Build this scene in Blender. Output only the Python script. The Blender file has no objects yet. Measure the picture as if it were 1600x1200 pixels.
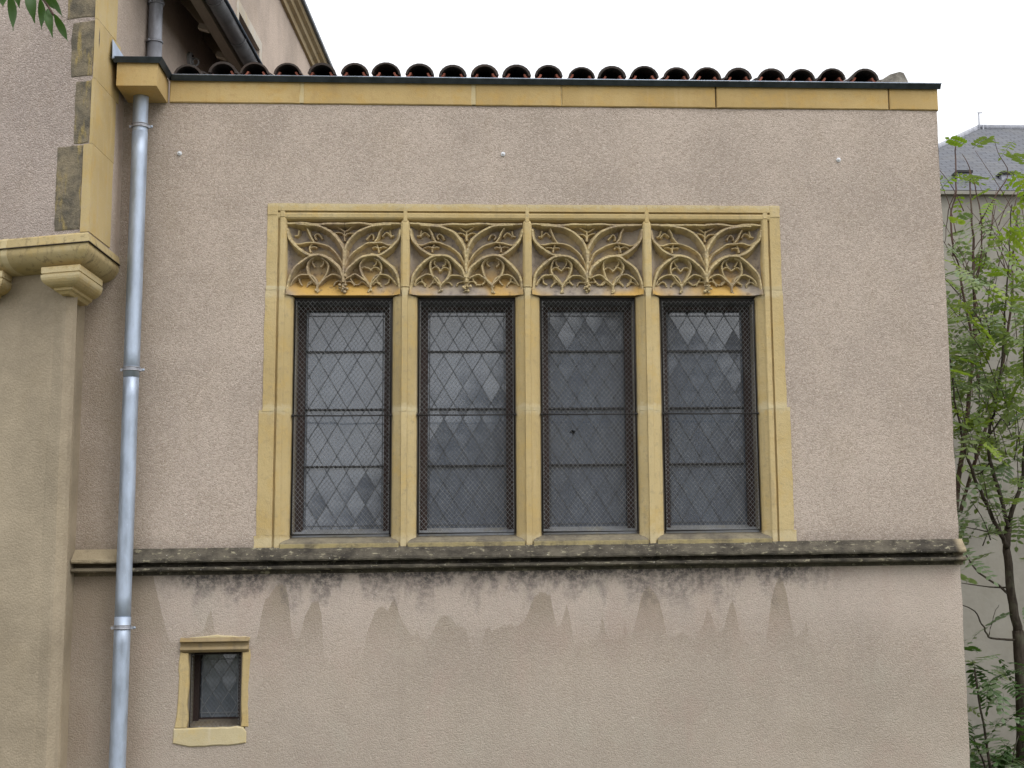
import bpy, math, random
from math import sin, cos, pi, radians
from mathutils import Vector, Matrix
import mathutils.noise as mn

random.seed(7)
S = bpy.context.scene
COL = S.collection

# ------------------------------------------------------------------ camera
CAM_LOC = Vector((0.0, -10.0, 1.6))
YAW, PITCH, ROLL = 0.0835857602, 0.1686569392, -0.0157080815
PPX, PPY, FPX = 957.5, 526.0, 2490.32          # principal point and focal length in 1600x1200 units

def cam_axes():
    cy, sy, cp, sp = cos(YAW), sin(YAW), cos(PITCH), sin(PITCH)
    f = Vector((sy * cp, cy * cp, sp)); r = Vector((cy, -sy, 0)); u = r.cross(f)
    r2 = r * cos(ROLL) + u * sin(ROLL); u2 = u * cos(ROLL) - r * sin(ROLL)
    return r2, u2, f
RT, UP, FW = cam_axes()
cam_d = bpy.data.cameras.new('camera'); cam = bpy.data.objects.new('camera', cam_d); COL.objects.link(cam)
m = Matrix((RT, UP, -FW)).transposed().to_4x4(); m.translation = CAM_LOC
cam.matrix_world = m
cam_d.sensor_fit = 'HORIZONTAL'; cam_d.sensor_width = 36
cam_d.lens = FPX * 36 / 1600
cam_d.shift_x = (800 - PPX) / 1600; cam_d.shift_y = -(600 - PPY) / 1600
cam_d.clip_start = 0.05; cam_d.clip_end = 500
S.camera = cam

# ------------------------------------------------------------------ sky, sun, exposure
world = bpy.data.worlds.new('World'); S.world = world; world.use_nodes = True
wn = world.node_tree; wn.nodes.clear()
sky = wn.nodes.new('ShaderNodeTexSky'); sky.sky_type = 'NISHITA'; sky.sun_disc = False
SUN_EL, SUN_ROT = radians(50), radians(142)
sky.sun_elevation = SUN_EL; sky.sun_rotation = SUN_ROT
sky.dust_density = 4.0; sky.air_density = 1.0; sky.ozone_density = 1.0
hs = wn.nodes.new('ShaderNodeHueSaturation'); hs.inputs['Saturation'].default_value = 0.12
mixw = wn.nodes.new('ShaderNodeMixRGB'); mixw.inputs[0].default_value = 0.62
mixw.inputs[2].default_value = (14.0, 14.2, 14.6, 1)       # the even cloud layer
bg = wn.nodes.new('ShaderNodeBackground'); bg.inputs['Strength'].default_value = 0.125
wo = wn.nodes.new('ShaderNodeOutputWorld')
wn.links.new(sky.outputs[0], hs.inputs['Color']); wn.links.new(hs.outputs[0], mixw.inputs[1])
wn.links.new(mixw.outputs[0], bg.inputs['Color']); wn.links.new(bg.outputs[0], wo.inputs['Surface'])
sun_d = bpy.data.lights.new('sun', 'SUN'); sun_d.energy = 0.9; sun_d.angle = radians(28); sun_d.color = (1.0, 0.97, 0.92)
sun = bpy.data.objects.new('sun', sun_d); COL.objects.link(sun)
# the sun stands behind the camera, to the right, above thin cloud
sd = Vector((0.62 * cos(SUN_EL), -0.785 * cos(SUN_EL), sin(SUN_EL)))
sun.rotation_euler = sd.to_track_quat('Z', 'Y').to_euler(); sun.location = (0, -20, 30)
S.view_settings.view_transform = 'Standard'; S.view_settings.look = 'None'
S.view_settings.exposure = 0.08; S.view_settings.gamma = 1.0; S.view_settings.use_curve_mapping = False

# ------------------------------------------------------------------ measuring helpers
def ray(px, py):
    return FW + RT * ((px - PPX) / FPX) - UP * ((py - PPY) / FPX)
def W(px, py, y=0.0):
    d = ray(px, py); return CAM_LOC + d * ((y - CAM_LOC.y) / d.y)
SA = (0.049, 0.9988)                                       # direction of the main building's flank
SX0 = -2.269                                               # flank crosses the annex front here
def on_flank(px, py, off=0.0):                             # ray met with the flank plane moved out by off
    d = ray(px, py); n = Vector((SA[1], -SA[0], 0)); p0 = Vector((SX0, 0, 0)) + n * off
    return CAM_LOC + d * ((p0 - CAM_LOC).dot(n) / d.dot(n))
def flank_pt(t, off, z):                                   # t metres behind the annex front
    return Vector((SX0 + SA[0] * t + SA[1] * off, SA[1] * t - SA[0] * off, z))

# ------------------------------------------------------------------ mesh helpers
class MB:
    def __init__(s): s.v = []; s.f = []; s.m = []; s.sm = []
    def add(s, vs, fs, mi=0, smooth=False):
        b = len(s.v); s.v += [tuple(p) for p in vs]
        for f in fs: s.f.append([b + i for i in f]); s.m.append(mi); s.sm.append(smooth)
    def box(s, x0, x1, y0, y1, z0, z1, mi=0):
        s.add([(x0,y0,z0),(x1,y0,z0),(x1,y1,z0),(x0,y1,z0),(x0,y0,z1),(x1,y0,z1),(x1,y1,z1),(x0,y1,z1)],
              [(0,3,2,1),(4,5,6,7),(0,1,5,4),(1,2,6,5),(2,3,7,6),(3,0,4,7)], mi)
    def bar(s, a, b, w, h, up=(0,0,1), mi=0):              # box along a-b
        a = Vector(a); b = Vector(b); d = (b - a).normalized(); u = Vector(up)
        if abs(d.dot(u)) > 0.99: u = Vector((0,1,0))
        r = d.cross(u).normalized(); u = r.cross(d)
        vs = [p + r * i * w / 2 + u * j * h / 2 for p in (a, b) for i, j in ((-1,-1),(1,-1),(1,1),(-1,1))]
        s.add(vs, [(0,3,2,1),(4,5,6,7),(0,1,5,4),(1,2,6,5),(2,3,7,6),(3,0,4,7)], mi)
    def loft(s, rings, cap=True, mi=0, smooth=False, closed=True, mif=None):
        n = len(rings[0]); vs = [p for r in rings for p in r]; fs = []; b = len(s.v)
        s.v += [tuple(p) for p in vs]
        for k in range(len(rings) - 1):
            for i in range(n if closed else n - 1):
                j = (i + 1) % n
                s.f.append([b + k*n + i, b + k*n + j, b + (k+1)*n + j, b + (k+1)*n + i])
                s.m.append(mif(i) if mif else mi); s.sm.append(smooth)
        if cap:
            s.f.append([b + i for i in range(n)][::-1]); s.m.append(mi); s.sm.append(False)
            s.f.append([b + (len(rings)-1)*n + i for i in range(n)]); s.m.append(mi); s.sm.append(False)
    def tube(s, pts, rad, seg=8, mi=0, cap=True):
        pts = [Vector(p) for p in pts]; rings = []
        ref = Vector((0.31, 0.2, 0.93))
        for i, p in enumerate(pts):
            d = (pts[min(i+1, len(pts)-1)] - pts[max(i-1, 0)]).normalized()
            a = d.cross(ref)
            if a.length < 0.1: a = d.cross(Vector((1,0,0)))
            a.normalize(); c = d.cross(a)
            r = rad[i] if isinstance(rad, (list, tuple)) else rad
            rings.append([p + a * r * cos(2*pi*k/seg) + c * r * sin(2*pi*k/seg) for k in range(seg)])
        s.loft(rings, cap, mi, True)
    def ball(s, c, r, mi=0, seg=8, rg=5, sq=(1,1,1)):
        c = Vector(c); rings = []
        for i in range(1, rg):
            t = pi * i / rg
            rings.append([c + Vector((sq[0]*r*sin(t)*cos(2*pi*k/seg), sq[1]*r*sin(t)*sin(2*pi*k/seg), sq[2]*r*cos(t))) for k in range(seg)])
        s.loft(rings, True, mi, True)
    def mesh(s, name, mats):
        me = bpy.data.meshes.new(name); me.from_pydata(s.v, [], s.f)
        for mt in (mats if isinstance(mats, (list, tuple)) else [mats]): me.materials.append(mt)
        me.polygons.foreach_set('material_index', s.m); me.polygons.foreach_set('use_smooth', s.sm)
        me.update(); return me
    def build(s, name, mats, parent=None, fix=True):
        me = s.mesh(name, mats)
        if fix:
            import bmesh
            bm = bmesh.new(); bm.from_mesh(me); bmesh.ops.recalc_face_normals(bm, faces=bm.faces); bm.to_mesh(me); bm.free()
        return link(name, me, parent)
def link(name, me, parent=None):
    o = bpy.data.objects.new(name, me); COL.objects.link(o)
    if parent is not None:
        o.parent = parent
        if parent.parent is None and parent.type == 'EMPTY':
            o.matrix_parent_inverse = Matrix.Translation(parent.location).inverted()
        else:
            o.matrix_parent_inverse = Matrix.Identity(4)
            o.matrix_parent_inverse = world_inv(parent)
    return o
def world_inv(p):
    mw = p.matrix_basis.copy(); q = p
    while q.parent is not None:
        mw = q.parent.matrix_basis @ q.matrix_parent_inverse @ mw if q is p else mw
        q = q.parent
        break
    return mw.inverted()
def thing(name, label, cat, loc=(0,0,0), group=None):
    o = bpy.data.objects.new(name, None); COL.objects.link(o); o.location = loc; o.empty_display_size = 0.2
    o['label'] = label; o['category'] = cat
    if group: o['group'] = group
    return o
def tag(o, label=None, cat=None, group=None, kind=None):
    if label: o['label'] = label
    if cat: o['category'] = cat
    if group: o['group'] = group
    if kind: o['kind'] = kind
    return o
def nz(x, y, z, s=1.0): return mn.noise(Vector((x * s, y * s, z * s)))

# an upright slab in the plane of the annex front with a worn, uneven outline
def slab(mb, pts, y0, y1, bev=0.005, jit=0.003, step=0.05, mi=0, seed=0.0):
    out = []
    for i in range(len(pts)):
        a = Vector((pts[i][0], pts[i][1])); b = Vector((pts[(i+1) % len(pts)][0], pts[(i+1) % len(pts)][1]))
        n = max(1, int((b - a).length / step)); t = (b - a).normalized(); q = Vector((t.y, -t.x))
        for k in range(n):
            p = a.lerp(b, k / n)
            j = jit * (nz(p.x + seed, p.y, 3.1 + seed, 14) + 0.6 * nz(p.x, p.y, 9 + seed, 45)) if k else 0
            out.append(p + q * j)
    c = sum(out, Vector((0,0))) / len(out); r0, r1, r2 = [], [], []
    n = len(out)
    for i, p in enumerate(out):
        t = (out[(i+1) % n] - out[i-1]).normalized(); q = Vector((t.y, -t.x))
        if (c - p).dot(q) < 0: q = -q
        r0.append((p.x, y1, p.y)); r1.append((p.x, y0 + bev, p.y)); e = p + q * bev; r2.append((e.x, y0, e.y))
    mb.loft([r0, r1, r2], True, mi)
def rect(x0, x1, z0, z1): return [(x0, z0), (x1, z0), (x1, z1), (x0, z1)]
# profile (out, z) swept along a plan polyline with mitred corners; out grows to the right of travel
def sweep(mb, path, prof, mi=0, caps=True, smooth=False):
    n = len(path); rings = []
    for i in range(n):
        p = Vector(path[i])
        d0 = (Vector(path[i]) - Vector(path[i-1])).normalized() if i else None
        d1 = (Vector(path[i+1]) - Vector(path[i])).normalized() if i < n-1 else None
        n0 = Vector((d0.y, -d0.x)) if d0 else None; n1 = Vector((d1.y, -d1.x)) if d1 else None
        if n0 is None: q = n1
        elif n1 is None: q = n0
        else:
            q = (n0 + n1).normalized(); q = q / max(0.3, q.dot(n0))
        rings.append([(p.x + q.x * o, p.y + q.y * o, z) for o, z in prof])
    mb.loft(rings, caps, mi, smooth)
def crspline(pts, n=6):
    P = [Vector(p) for p in pts]; out = []
    for i in range(len(P) - 1):
        p0 = P[max(i-1, 0)]; p1 = P[i]; p2 = P[i+1]; p3 = P[min(i+2, len(P)-1)]
        for k in range(n):
            t = k / n
            out.append(0.5 * ((2*p1) + (p2-p0)*t + (2*p0-5*p1+4*p2-p3)*t*t + (3*p1-p0-3*p2+p3)*t*t*t))
    out.append(P[-1]); return out

# ------------------------------------------------------------------ material helpers
class NT:
    def __init__(s, name):
        s.mat = bpy.data.materials.new(name); s.mat.use_nodes = True; s.t = s.mat.node_tree; s.t.nodes.clear()
        s.o = s.n('ShaderNodeOutputMaterial'); s.b = s.n('ShaderNodeBsdfPrincipled')
        s.l(s.b.outputs[0], s.o.inputs['Surface'])
        s.tc = s.n('ShaderNodeTexCoord')
    def n(s, t): return s.t.nodes.new(t)
    def l(s, a, b): s.t.links.new(a, b)
    def val(s, sock, v):
        if hasattr(v, 'is_output'): s.l(v, sock)
        else: sock.default_value = v
    def noise(s, scale, detail=4, rough=0.6, vec=None, sc=None, off=None):
        x = s.n('ShaderNodeTexNoise'); x.inputs['Scale'].default_value = scale; x.inputs['Detail'].default_value = detail
        x.inputs['Roughness'].default_value = rough
        v = vec or s.tc.outputs['Object']
        if sc or off:
            mp = s.n('ShaderNodeMapping'); s.l(v, mp.inputs[0])
            if sc: mp.inputs['Scale'].default_value = sc
            if off: s.val(mp.inputs['Location'], off)
            v = mp.outputs[0]
        s.l(v, x.inputs['Vector']); return x.outputs['Fac']
    def vor(s, scale, feat='F1', vec=None):
        x = s.n('ShaderNodeTexVoronoi'); x.inputs['Scale'].default_value = scale; x.feature = feat
        s.l(vec or s.tc.outputs['Object'], x.inputs['Vector']); return x
    def ramp(s, fac, a, b, lo=0.0, hi=1.0):                # smooth step of fac between a and b
        x = s.n('ShaderNodeMapRange'); x.interpolation_type = 'SMOOTHSTEP'
        s.l(fac, x.inputs[0]); x.inputs[1].default_value = a; x.inputs[2].default_value = b
        x.inputs[3].default_value = lo; x.inputs[4].default_value = hi; return x.outputs[0]
    def math(s, op, a, b=None, clamp=False):
        x = s.n('ShaderNodeMath'); x.operation = op; x.use_clamp = clamp; s.val(x.inputs[0], a)
        if b is not None: s.val(x.inputs[1], b)
        return x.outputs[0]
    def mix(s, fac, a, b, mode='MIX'):
        x = s.n('ShaderNodeMixRGB'); x.blend_type = mode; s.val(x.inputs[0], fac)
        for k, v in ((1, a), (2, b)):
            if hasattr(v, 'is_output'): s.l(v, x.inputs[k])
            else: x.inputs[k].default_value = (v[0], v[1], v[2], 1)
        return x.outputs[0]
    def xyz(s):
        x = s.n('ShaderNodeSeparateXYZ'); s.l(s.tc.outputs['Object'], x.inputs[0]); return x.outputs
    def rnd(s): return s.n('ShaderNodeObjectInfo').outputs['Random']
    def bump(s, h, strength, dist, prev=None):
        x = s.n('ShaderNodeBump'); x.inputs['Strength'].default_value = strength; x.inputs['Distance'].default_value = dist
        s.l(h, x.inputs['Height'])
        if prev: s.l(prev, x.inputs['Normal'])
        return x.outputs[0]
    def fin(s, col, rough=0.9, bump=None, metal=0.0, spec=0.3):
        if hasattr(col, 'is_output'): s.l(col, s.b.inputs['Base Color'])
        else: s.b.inputs['Base Color'].default_value = (col[0], col[1], col[2], 1)
        s.val(s.b.inputs['Roughness'], rough); s.b.inputs['Metallic'].default_value = metal
        s.b.inputs['Specular IOR Level'].default_value = spec
        if bump is not None: s.l(bump, s.b.inputs['Normal'])
        return s.mat

def mat_plaster(name, base, grain=95, gstr=0.55, patch=0.12, front=False, speck=0.2):
    t = NT(name)
    n1 = t.noise(1.1, 5, 0.6); n2 = t.noise(4.2, 4, 0.6, sc=(1, 1, 0.5)); g = t.noise(grain, 3, 0.75); g2 = t.noise(grain * 0.32, 3, 0.7)
    v = t.vor(grain * 0.8)
    dark = tuple(c * (1 - patch * 1.6) for c in base); lite = tuple(min(1, c * (1 + patch)) for c in base)
    c = t.mix(t.ramp(n1, 0.34, 0.66), dark, lite)
    c = t.mix(t.math('MULTIPLY', t.ramp(n2, 0.45, 0.75), 0.45), c, (base[0]*0.92, base[1]*0.90, base[2]*0.84))
    # the roughcast itself: pebbles of slightly different tone, pale and dark grit
    sp = speck if not front else t.ramp(t.xyz()[2], 1.80, 1.95, speck * 0.7, speck)
    def SP(k): return speck * k if not front else t.math('MULTIPLY', sp, k)
    pv = t.vor(grain * 0.62); pc = t.n('ShaderNodeSeparateColor'); t.l(pv.outputs['Color'], pc.inputs[0])
    c = t.mix(t.math('MULTIPLY', t.ramp(pc.outputs[0], 0.55, 0.95), SP(1.1)), c, (base[0]*1.38, base[1]*1.38, base[2]*1.42))
    c = t.mix(t.math('MULTIPLY', t.ramp(pc.outputs[0], 0.40, 0.05), SP(1.1)), c, (base[0]*0.62, base[1]*0.58, base[2]*0.54))
    c = t.mix(t.math('MULTIPLY', t.ramp(g, 0.58, 0.72), SP(1.0)), c, (base[0]*1.45, base[1]*1.45, base[2]*1.45))
    c = t.mix(t.math('MULTIPLY', t.ramp(g, 0.45, 0.30), SP(1.5)), c, (base[0]*0.5, base[1]*0.47, base[2]*0.45))
    if front:
        x, y, z = t.xyz()
        a = t.n('ShaderNodeAttribute'); a.attribute_name = 'stain'
        wob = t.math('MULTIPLY', t.math('SUBTRACT', t.noise(18, 6, 0.7, sc=(1, 1, 0.28)), 0.5), 0.075)
        d = t.math('ADD', a.outputs['Fac'], wob)
        damp = t.math('MULTIPLY', t.ramp(d, 0.010, -0.016), t.ramp(d, -0.75, -0.10, 0.50, 1.0))
        low = t.ramp(z, 1.86, 1.83)
        damp = t.math('MULTIPLY', t.math('MULTIPLY', damp, low), t.ramp(z, 1.30, 1.70, 0.16, 1.0))
        # washed pale band under the ledge, damp grey-brown tongues below it
        pale = t.math('MULTIPLY', t.math('SUBTRACT', 1.0, t.ramp(d, 0.01, -0.01)), low)
        c = t.mix(t.math('MULTIPLY', t.math('MULTIPLY', pale, t.ramp(z, 1.28, 1.62)), 0.30), c, (0.58, 0.50, 0.45))
        c = t.mix(t.math('MULTIPLY', damp, 0.60), c, (0.285, 0.235, 0.175))
        c = t.mix(t.math('MULTIPLY', t.ramp(z, 1.75, 0.9), 0.36), c, (0.42, 0.370, 0.308))
        mot = t.noise(2.6, 5, 0.65, sc=(1, 1, 0.7)); stk = t.noise(5.5, 5, 0.7, sc=(1, 1, 0.09))
        c = t.mix(t.math('MULTIPLY', t.math('MULTIPLY', t.ramp(mot, 0.50, 0.68), low), 0.35), c, (0.44, 0.335, 0.285))
        c = t.mix(t.math('MULTIPLY', t.math('MULTIPLY', t.ramp(mot, 0.46, 0.32), low), 0.30), c, (0.47, 0.43, 0.365))
        c = t.mix(t.math('MULTIPLY', t.ramp(stk, 0.55, 0.75), 0.22), c, (0.33, 0.275, 0.225))
        pit = t.vor(5.0); c = t.mix(t.math('MULTIPLY', t.ramp(pit.outputs['Distance'], 0.045, 0.03), 0.55), c, (0.66, 0.60, 0.53))
        # black algae hanging under the ledge in an uneven fringe
        al = t.noise(4.5, 5, 0.65, sc=(1, 1, 0.5)); al2 = t.noise(26, 5, 0.75)
        hz = t.math('SUBTRACT', 1.84, z)
        lim = t.math('MULTIPLY', t.ramp(al, 0.34, 0.68), 0.30)
        fr = t.math('SUBTRACT', 1.0, t.math('DIVIDE', hz, t.math('ADD', lim, 0.015)), True)
        fr = t.math('MULTIPLY', fr, low)
        fr = t.math('MULTIPLY', fr, t.ramp(al2, 0.36, 0.60, 0.12, 1.0))
        fr = t.math('MULTIPLY', fr, t.ramp(x, -2.05, -1.75))
        fr = t.math('MULTIPLY', fr, t.ramp(x, 2.45, 1.9))
        c = t.mix(t.math('MULTIPLY', fr, 1.05, True), c, (0.095, 0.088, 0.088))
        # grime splashed up just over the ledge; browner towards the corner by the pipe
        up = t.math('MULTIPLY', t.ramp(z, 2.10, 1.97), t.ramp(z, 1.90, 1.95))
        c = t.mix(t.math('MULTIPLY', t.math('MULTIPLY', up, t.ramp(al2, 0.35, 0.65, 0.2, 1.0)), 0.55), c, (0.14, 0.12, 0.10))
        cor = t.math('MULTIPLY', t.ramp(x, -1.78, -2.25), t.ramp(n2, 0.25, 0.65, 0.5, 1.0))
        c = t.mix(t.math('MULTIPLY', cor, 0.5), c, (0.29, 0.235, 0.17))
    hgt = t.math('ADD', t.math('MULTIPLY', g, 0.7), t.math('MULTIPLY', g2, 0.6))
    hgt = t.math('SUBTRACT', hgt, t.math('MULTIPLY', pv.outputs['Distance'], 0.9))
    return t.fin(c, 0.95, t.bump(hgt, gstr, 0.012), spec=0.15)

def mat_stone(name, base, dirt=(0.30, 0.25, 0.17), amt=0.35, bump=0.25, rough=0.9, joints=()):
    t = NT(name); r = t.rnd()
    off = t.n('ShaderNodeCombineXYZ'); t.l(t.math('MULTIPLY', r, 37.0), off.inputs[0]); t.l(t.math('MULTIPLY', r, 11.0), off.inputs[2])
    n0 = t.noise(1.6, 3, 0.5, off=off.outputs[0]); n1 = t.noise(6, 6, 0.7, off=off.outputs[0]); n2 = t.noise(24, 5, 0.7); g = t.noise(150, 3, 0.75)
    st = t.noise(15, 5, 0.65, sc=(1, 1, 0.10), off=off.outputs[0])
    c = t.mix(t.ramp(n0, 0.32, 0.68), tuple(k * 0.84 for k in base), (base[0]*1.06, base[1]*1.10, base[2]*1.18))
    c = t.mix(t.math('MULTIPLY', t.ramp(n1, 0.48, 0.66), 0.55), c, (base[0]*1.03, base[1]*0.93, base[2]*0.66))
    c = t.mix(t.math('MULTIPLY', t.ramp(n2, 0.52, 0.70), amt), c, dirt)
    c = t.mix(t.math('MULTIPLY', t.ramp(st, 0.54, 0.74), 0.40), c, (base[0]*1.08, base[1]*1.16, base[2]*1.55))
    c = t.mix(t.math('MULTIPLY', t.ramp(st, 0.44, 0.30), amt * 0.8), c, dirt)
    c = t.mix(t.math('MULTIPLY', t.math('ABSOLUTE', t.math('SUBTRACT', r, 0.5)), 0.7), c, (base[0]*0.96, base[1]*0.90, base[2]*0.78))
    c = t.mix(t.math('MULTIPLY', t.ramp(g, 0.45, 0.28), 0.35), c, tuple(k * 0.5 for k in base))
    if joints:
        z = t.xyz()[2]
        for zj, hw in joints:
            d = t.math('ABSOLUTE', t.math('SUBTRACT', t.math('ADD', z, t.math('MULTIPLY', t.math('SUBTRACT', n2, 0.5), 0.10)), zj))
            c = t.mix(t.math('MULTIPLY', t.ramp(d, hw, hw * 0.2), 0.55), c, (0.60, 0.52, 0.34))
    h = t.math('ADD', t.math('MULTIPLY', g, 0.5), n2)
    return t.fin(c, rough, t.bump(h, bump, 0.012), spec=0.2)

YEL = (0.55, 0.425, 0.215)
M = {}
PL = (0.468, 0.393, 0.335)
M['plaster'] = mat_plaster('roughcast_plaster', PL, grain=190, gstr=0.42, patch=0.09, front=True, speck=0.40)
M['plaster_side'] = mat_plaster('roughcast_plaster_plain', PL, grain=190, gstr=0.42)
M['plaster_main'] = mat_plaster('pink_roughcast', (0.475, 0.398, 0.355), grain=165, gstr=0.55, speck=0.34)
M['plaster_flank'] = mat_plaster('pink_smooth_plaster', (0.50, 0.412, 0.345), grain=110, gstr=0.3, speck=0.10)
M['plaster_low'] = mat_plaster('smooth_tan_plaster', (0.375, 0.312, 0.228), grain=130, gstr=0.25, patch=0.17, speck=0.10)
M['stone'] = mat_stone('yellow_limestone', YEL, amt=0.5, bump=0.45, joints=((2.852, 0.045), (3.60, 0.05), (2.03, 0.05), (4.17, 0.025)))
M['stone_band'] = mat_stone('yellow_cornice_stone', (0.50, 0.355, 0.155), dirt=(0.40, 0.27, 0.12), amt=0.45)
M['mortar'] = mat_stone('pale_mortar', (0.58, 0.485, 0.29), dirt=(0.45, 0.35, 0.18), amt=0.3)
M['pale'] = mat_stone('pale_surround_stone', (0.56, 0.50, 0.41), dirt=(0.40, 0.34, 0.27), amt=0.3)
M['cornice_main'] = mat_stone('algae_stained_stone', (0.50, 0.40, 0.215), dirt=(0.10, 0.085, 0.06), amt=0.85)
M['cornice_old'] = mat_stone('brown_old_moulding', (0.33, 0.25, 0.14), dirt=(0.16, 0.13, 0.10), amt=0.6)
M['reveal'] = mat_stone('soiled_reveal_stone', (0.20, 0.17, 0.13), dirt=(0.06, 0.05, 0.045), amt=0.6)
M['quoin'] = mat_stone('painted_yellow_quoin', (0.515, 0.39, 0.19), dirt=(0.50, 0.41, 0.29), amt=0.5, bump=0.12)

def mat_weathered():
    t = NT('weathered_grey_stone')
    n1 = t.noise(9, 6, 0.7); n2 = t.noise(32, 5, 0.7); st = t.noise(16, 4, 0.6, sc=(1, 1, 0.25)); g = t.noise(120, 3, 0.7)
    c = t.mix(t.ramp(n1, 0.35, 0.65), (0.13, 0.115, 0.09), (0.27, 0.225, 0.155))
    c = t.mix(t.math('MULTIPLY', t.ramp(st, 0.52, 0.66), 0.75), c, (0.40, 0.305, 0.12))
    c = t.mix(t.math('MULTIPLY', t.ramp(n2, 0.60, 0.72), 0.5), c, (0.42, 0.37, 0.27))
    c = t.mix(t.math('MULTIPLY', t.ramp(n2, 0.40, 0.30), 0.6), c, (0.09, 0.08, 0.075))
    return t.fin(c, 0.95, t.bump(t.math('ADD', n2, t.math('MULTIPLY', g, .4)), 0.7, 0.02), spec=0.15)
M['weathered'] = mat_weathered()

def mat_tracery(name, ground):
    t = NT(name); r = t.rnd()
    n1 = t.noise(4.5, 5, 0.6); n2 = t.noise(20, 5, 0.65); g = t.noise(120, 3, 0.7); n3 = t.noise(2.6, 3, 0.5)
    x, y, z = t.xyz()
    if ground:
        c = t.mix(t.ramp(n2, 0.3, 0.7), (0.25, 0.212, 0.185), (0.36, 0.305, 0.24))
        c = t.mix(t.math('MULTIPLY', t.ramp(n1, 0.50, 0.66), 0.7), c, (0.43, 0.325, 0.16))
        # rust-orange run-off low on the panels, strongest on the leftmost
        lowz = t.ramp(z, 3.80, 3.64)
        om = t.math('MULTIPLY', t.math('MULTIPLY', lowz, t.ramp(n3, 0.40, 0.58)), 0.85)
        c = t.mix(om, c, (0.56, 0.345, 0.085))
        c = t.mix(t.math('MULTIPLY', t.ramp(n2, 0.44, 0.30), 0.6), c, (0.10, 0.085, 0.075))
    else:
        c = t.mix(t.ramp(n1, 0.35, 0.65), (0.48, 0.385, 0.215), (0.57, 0.46, 0.26))
        c = t.mix(t.math('MULTIPLY', t.ramp(n2, 0.47, 0.66), 0.65), c, (0.27, 0.22, 0.165))
        c = t.mix(t.math('MULTIPLY', t.ramp(n3, 0.48, 0.62), 0.35), c, (0.28, 0.20, 0.17))
        c = t.mix(t.math('MULTIPLY', t.ramp(g, 0.6, 0.75), 0.4), c, (0.6, 0.52, 0.36))
    return t.fin(c, 0.95, t.bump(t.math('ADD', n2, t.math('MULTIPLY', g, 0.5)), 0.5, 0.012), spec=0.15)
M['trac_ground'] = mat_tracery('tracery_ground', True); M['trac_rib'] = mat_tracery('tracery_rib', False)

def mat_lichen(name, clean_ends=True, sill=False):
    t = NT(name); x, y, z = t.xyz()
    n1 = t.noise(7, 6, 0.7); n2 = t.noise(34, 5, 0.7, sc=(0.55, 1, 1)); g = t.noise(130, 3, 0.7); n4 = t.noise(60, 3, 0.6)
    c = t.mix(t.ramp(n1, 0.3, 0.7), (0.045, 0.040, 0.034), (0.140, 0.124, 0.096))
    if sill: c = t.mix(t.ramp(n1, 0.3, 0.7), (0.13, 0.115, 0.095), (0.27, 0.235, 0.165))
    c = t.mix(t.math('MULTIPLY', t.ramp(n2, 0.57, 0.66), 0.75 if not sill else 0.3), c, (0.36, 0.33, 0.23))
    c = t.mix(t.math('MULTIPLY', t.ramp(n4, 0.69, 0.74), 0.85), c, (0.62, 0.60, 0.54))
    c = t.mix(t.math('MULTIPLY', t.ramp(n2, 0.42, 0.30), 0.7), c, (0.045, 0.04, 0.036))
    if clean_ends:
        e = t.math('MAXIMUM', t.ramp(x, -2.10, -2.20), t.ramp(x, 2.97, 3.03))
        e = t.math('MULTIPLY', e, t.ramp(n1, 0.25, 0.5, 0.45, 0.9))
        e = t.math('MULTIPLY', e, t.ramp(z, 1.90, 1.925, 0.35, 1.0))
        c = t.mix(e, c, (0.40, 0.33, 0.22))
    if sill:
        zz = t.ramp(z, 2.022, 2.012)
        c = t.mix(t.math('MULTIPLY', zz, t.ramp(n1, 0.35, 0.6, 0.25, 0.9)), c, (0.42, 0.345, 0.17))
    return t.fin(c, 0.95, t.bump(t.math('ADD', n2, t.math('MULTIPLY', g, .5)), 0.6, 0.015), spec=0.15)
M['ledge'] = mat_stone('sky_tinted_inner_ledge', (0.24, 0.245, 0.25), dirt=(0.12, 0.12, 0.12), amt=0.5)  # sky mirrored on the sloped stone is put into its blue-grey
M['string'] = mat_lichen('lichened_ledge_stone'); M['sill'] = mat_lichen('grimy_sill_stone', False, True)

def mat_metal(name, base, rough=0.4, metal=0.8, var=0.15, spang=14):
    t = NT(name); n = t.noise(spang, 5, 0.65, sc=(1, 1, 0.35)); g = t.noise(70, 3, 0.6)
    c = t.mix(t.ramp(n, 0.3, 0.7), tuple(k * (1 - var) for k in base), tuple(min(1, k * (1 + var)) for k in base))
    c = t.mix(t.math('MULTIPLY', t.ramp(g, 0.62, 0.72), 0.35), c, tuple(min(1, k * 1.5) for k in base))
    return t.fin(c, t.ramp(n, 0.3, 0.7, rough * 0.8, rough * 1.25), t.bump(n, 0.08, 0.01), metal, 0.5)
M['zinc'] = mat_metal('galvanised_zinc', (0.42, 0.485, 0.59), 0.50, 0.6, 0.17)
M['zinc_old'] = mat_metal('dull_grey_zinc', (0.37, 0.38, 0.42), 0.5, 0.45, 0.25)
M['gutter'] = mat_metal('dark_zinc_gutter', (0.20, 0.205, 0.215), 0.5, 0.4, 0.2)
M['flash'] = mat_metal('blue_black_flashing', (0.060, 0.075, 0.095), 0.42, 0.6, 0.25)
M['iron'] = mat_metal('dark_iron', (0.03, 0.028, 0.028), 0.6, 0.4, 0.3)
M['lead'] = mat_metal('dull_lead', (0.085, 0.092, 0.105), 0.55, 0.4, 0.3)
M['lead_pale'] = mat_metal('pale_lead', (0.20, 0.215, 0.235), 0.6, 0.1, 0.2)
M['wire'] = mat_metal('galvanised_wire', (0.30, 0.305, 0.31), 0.6, 0.3, 0.35)
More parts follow.
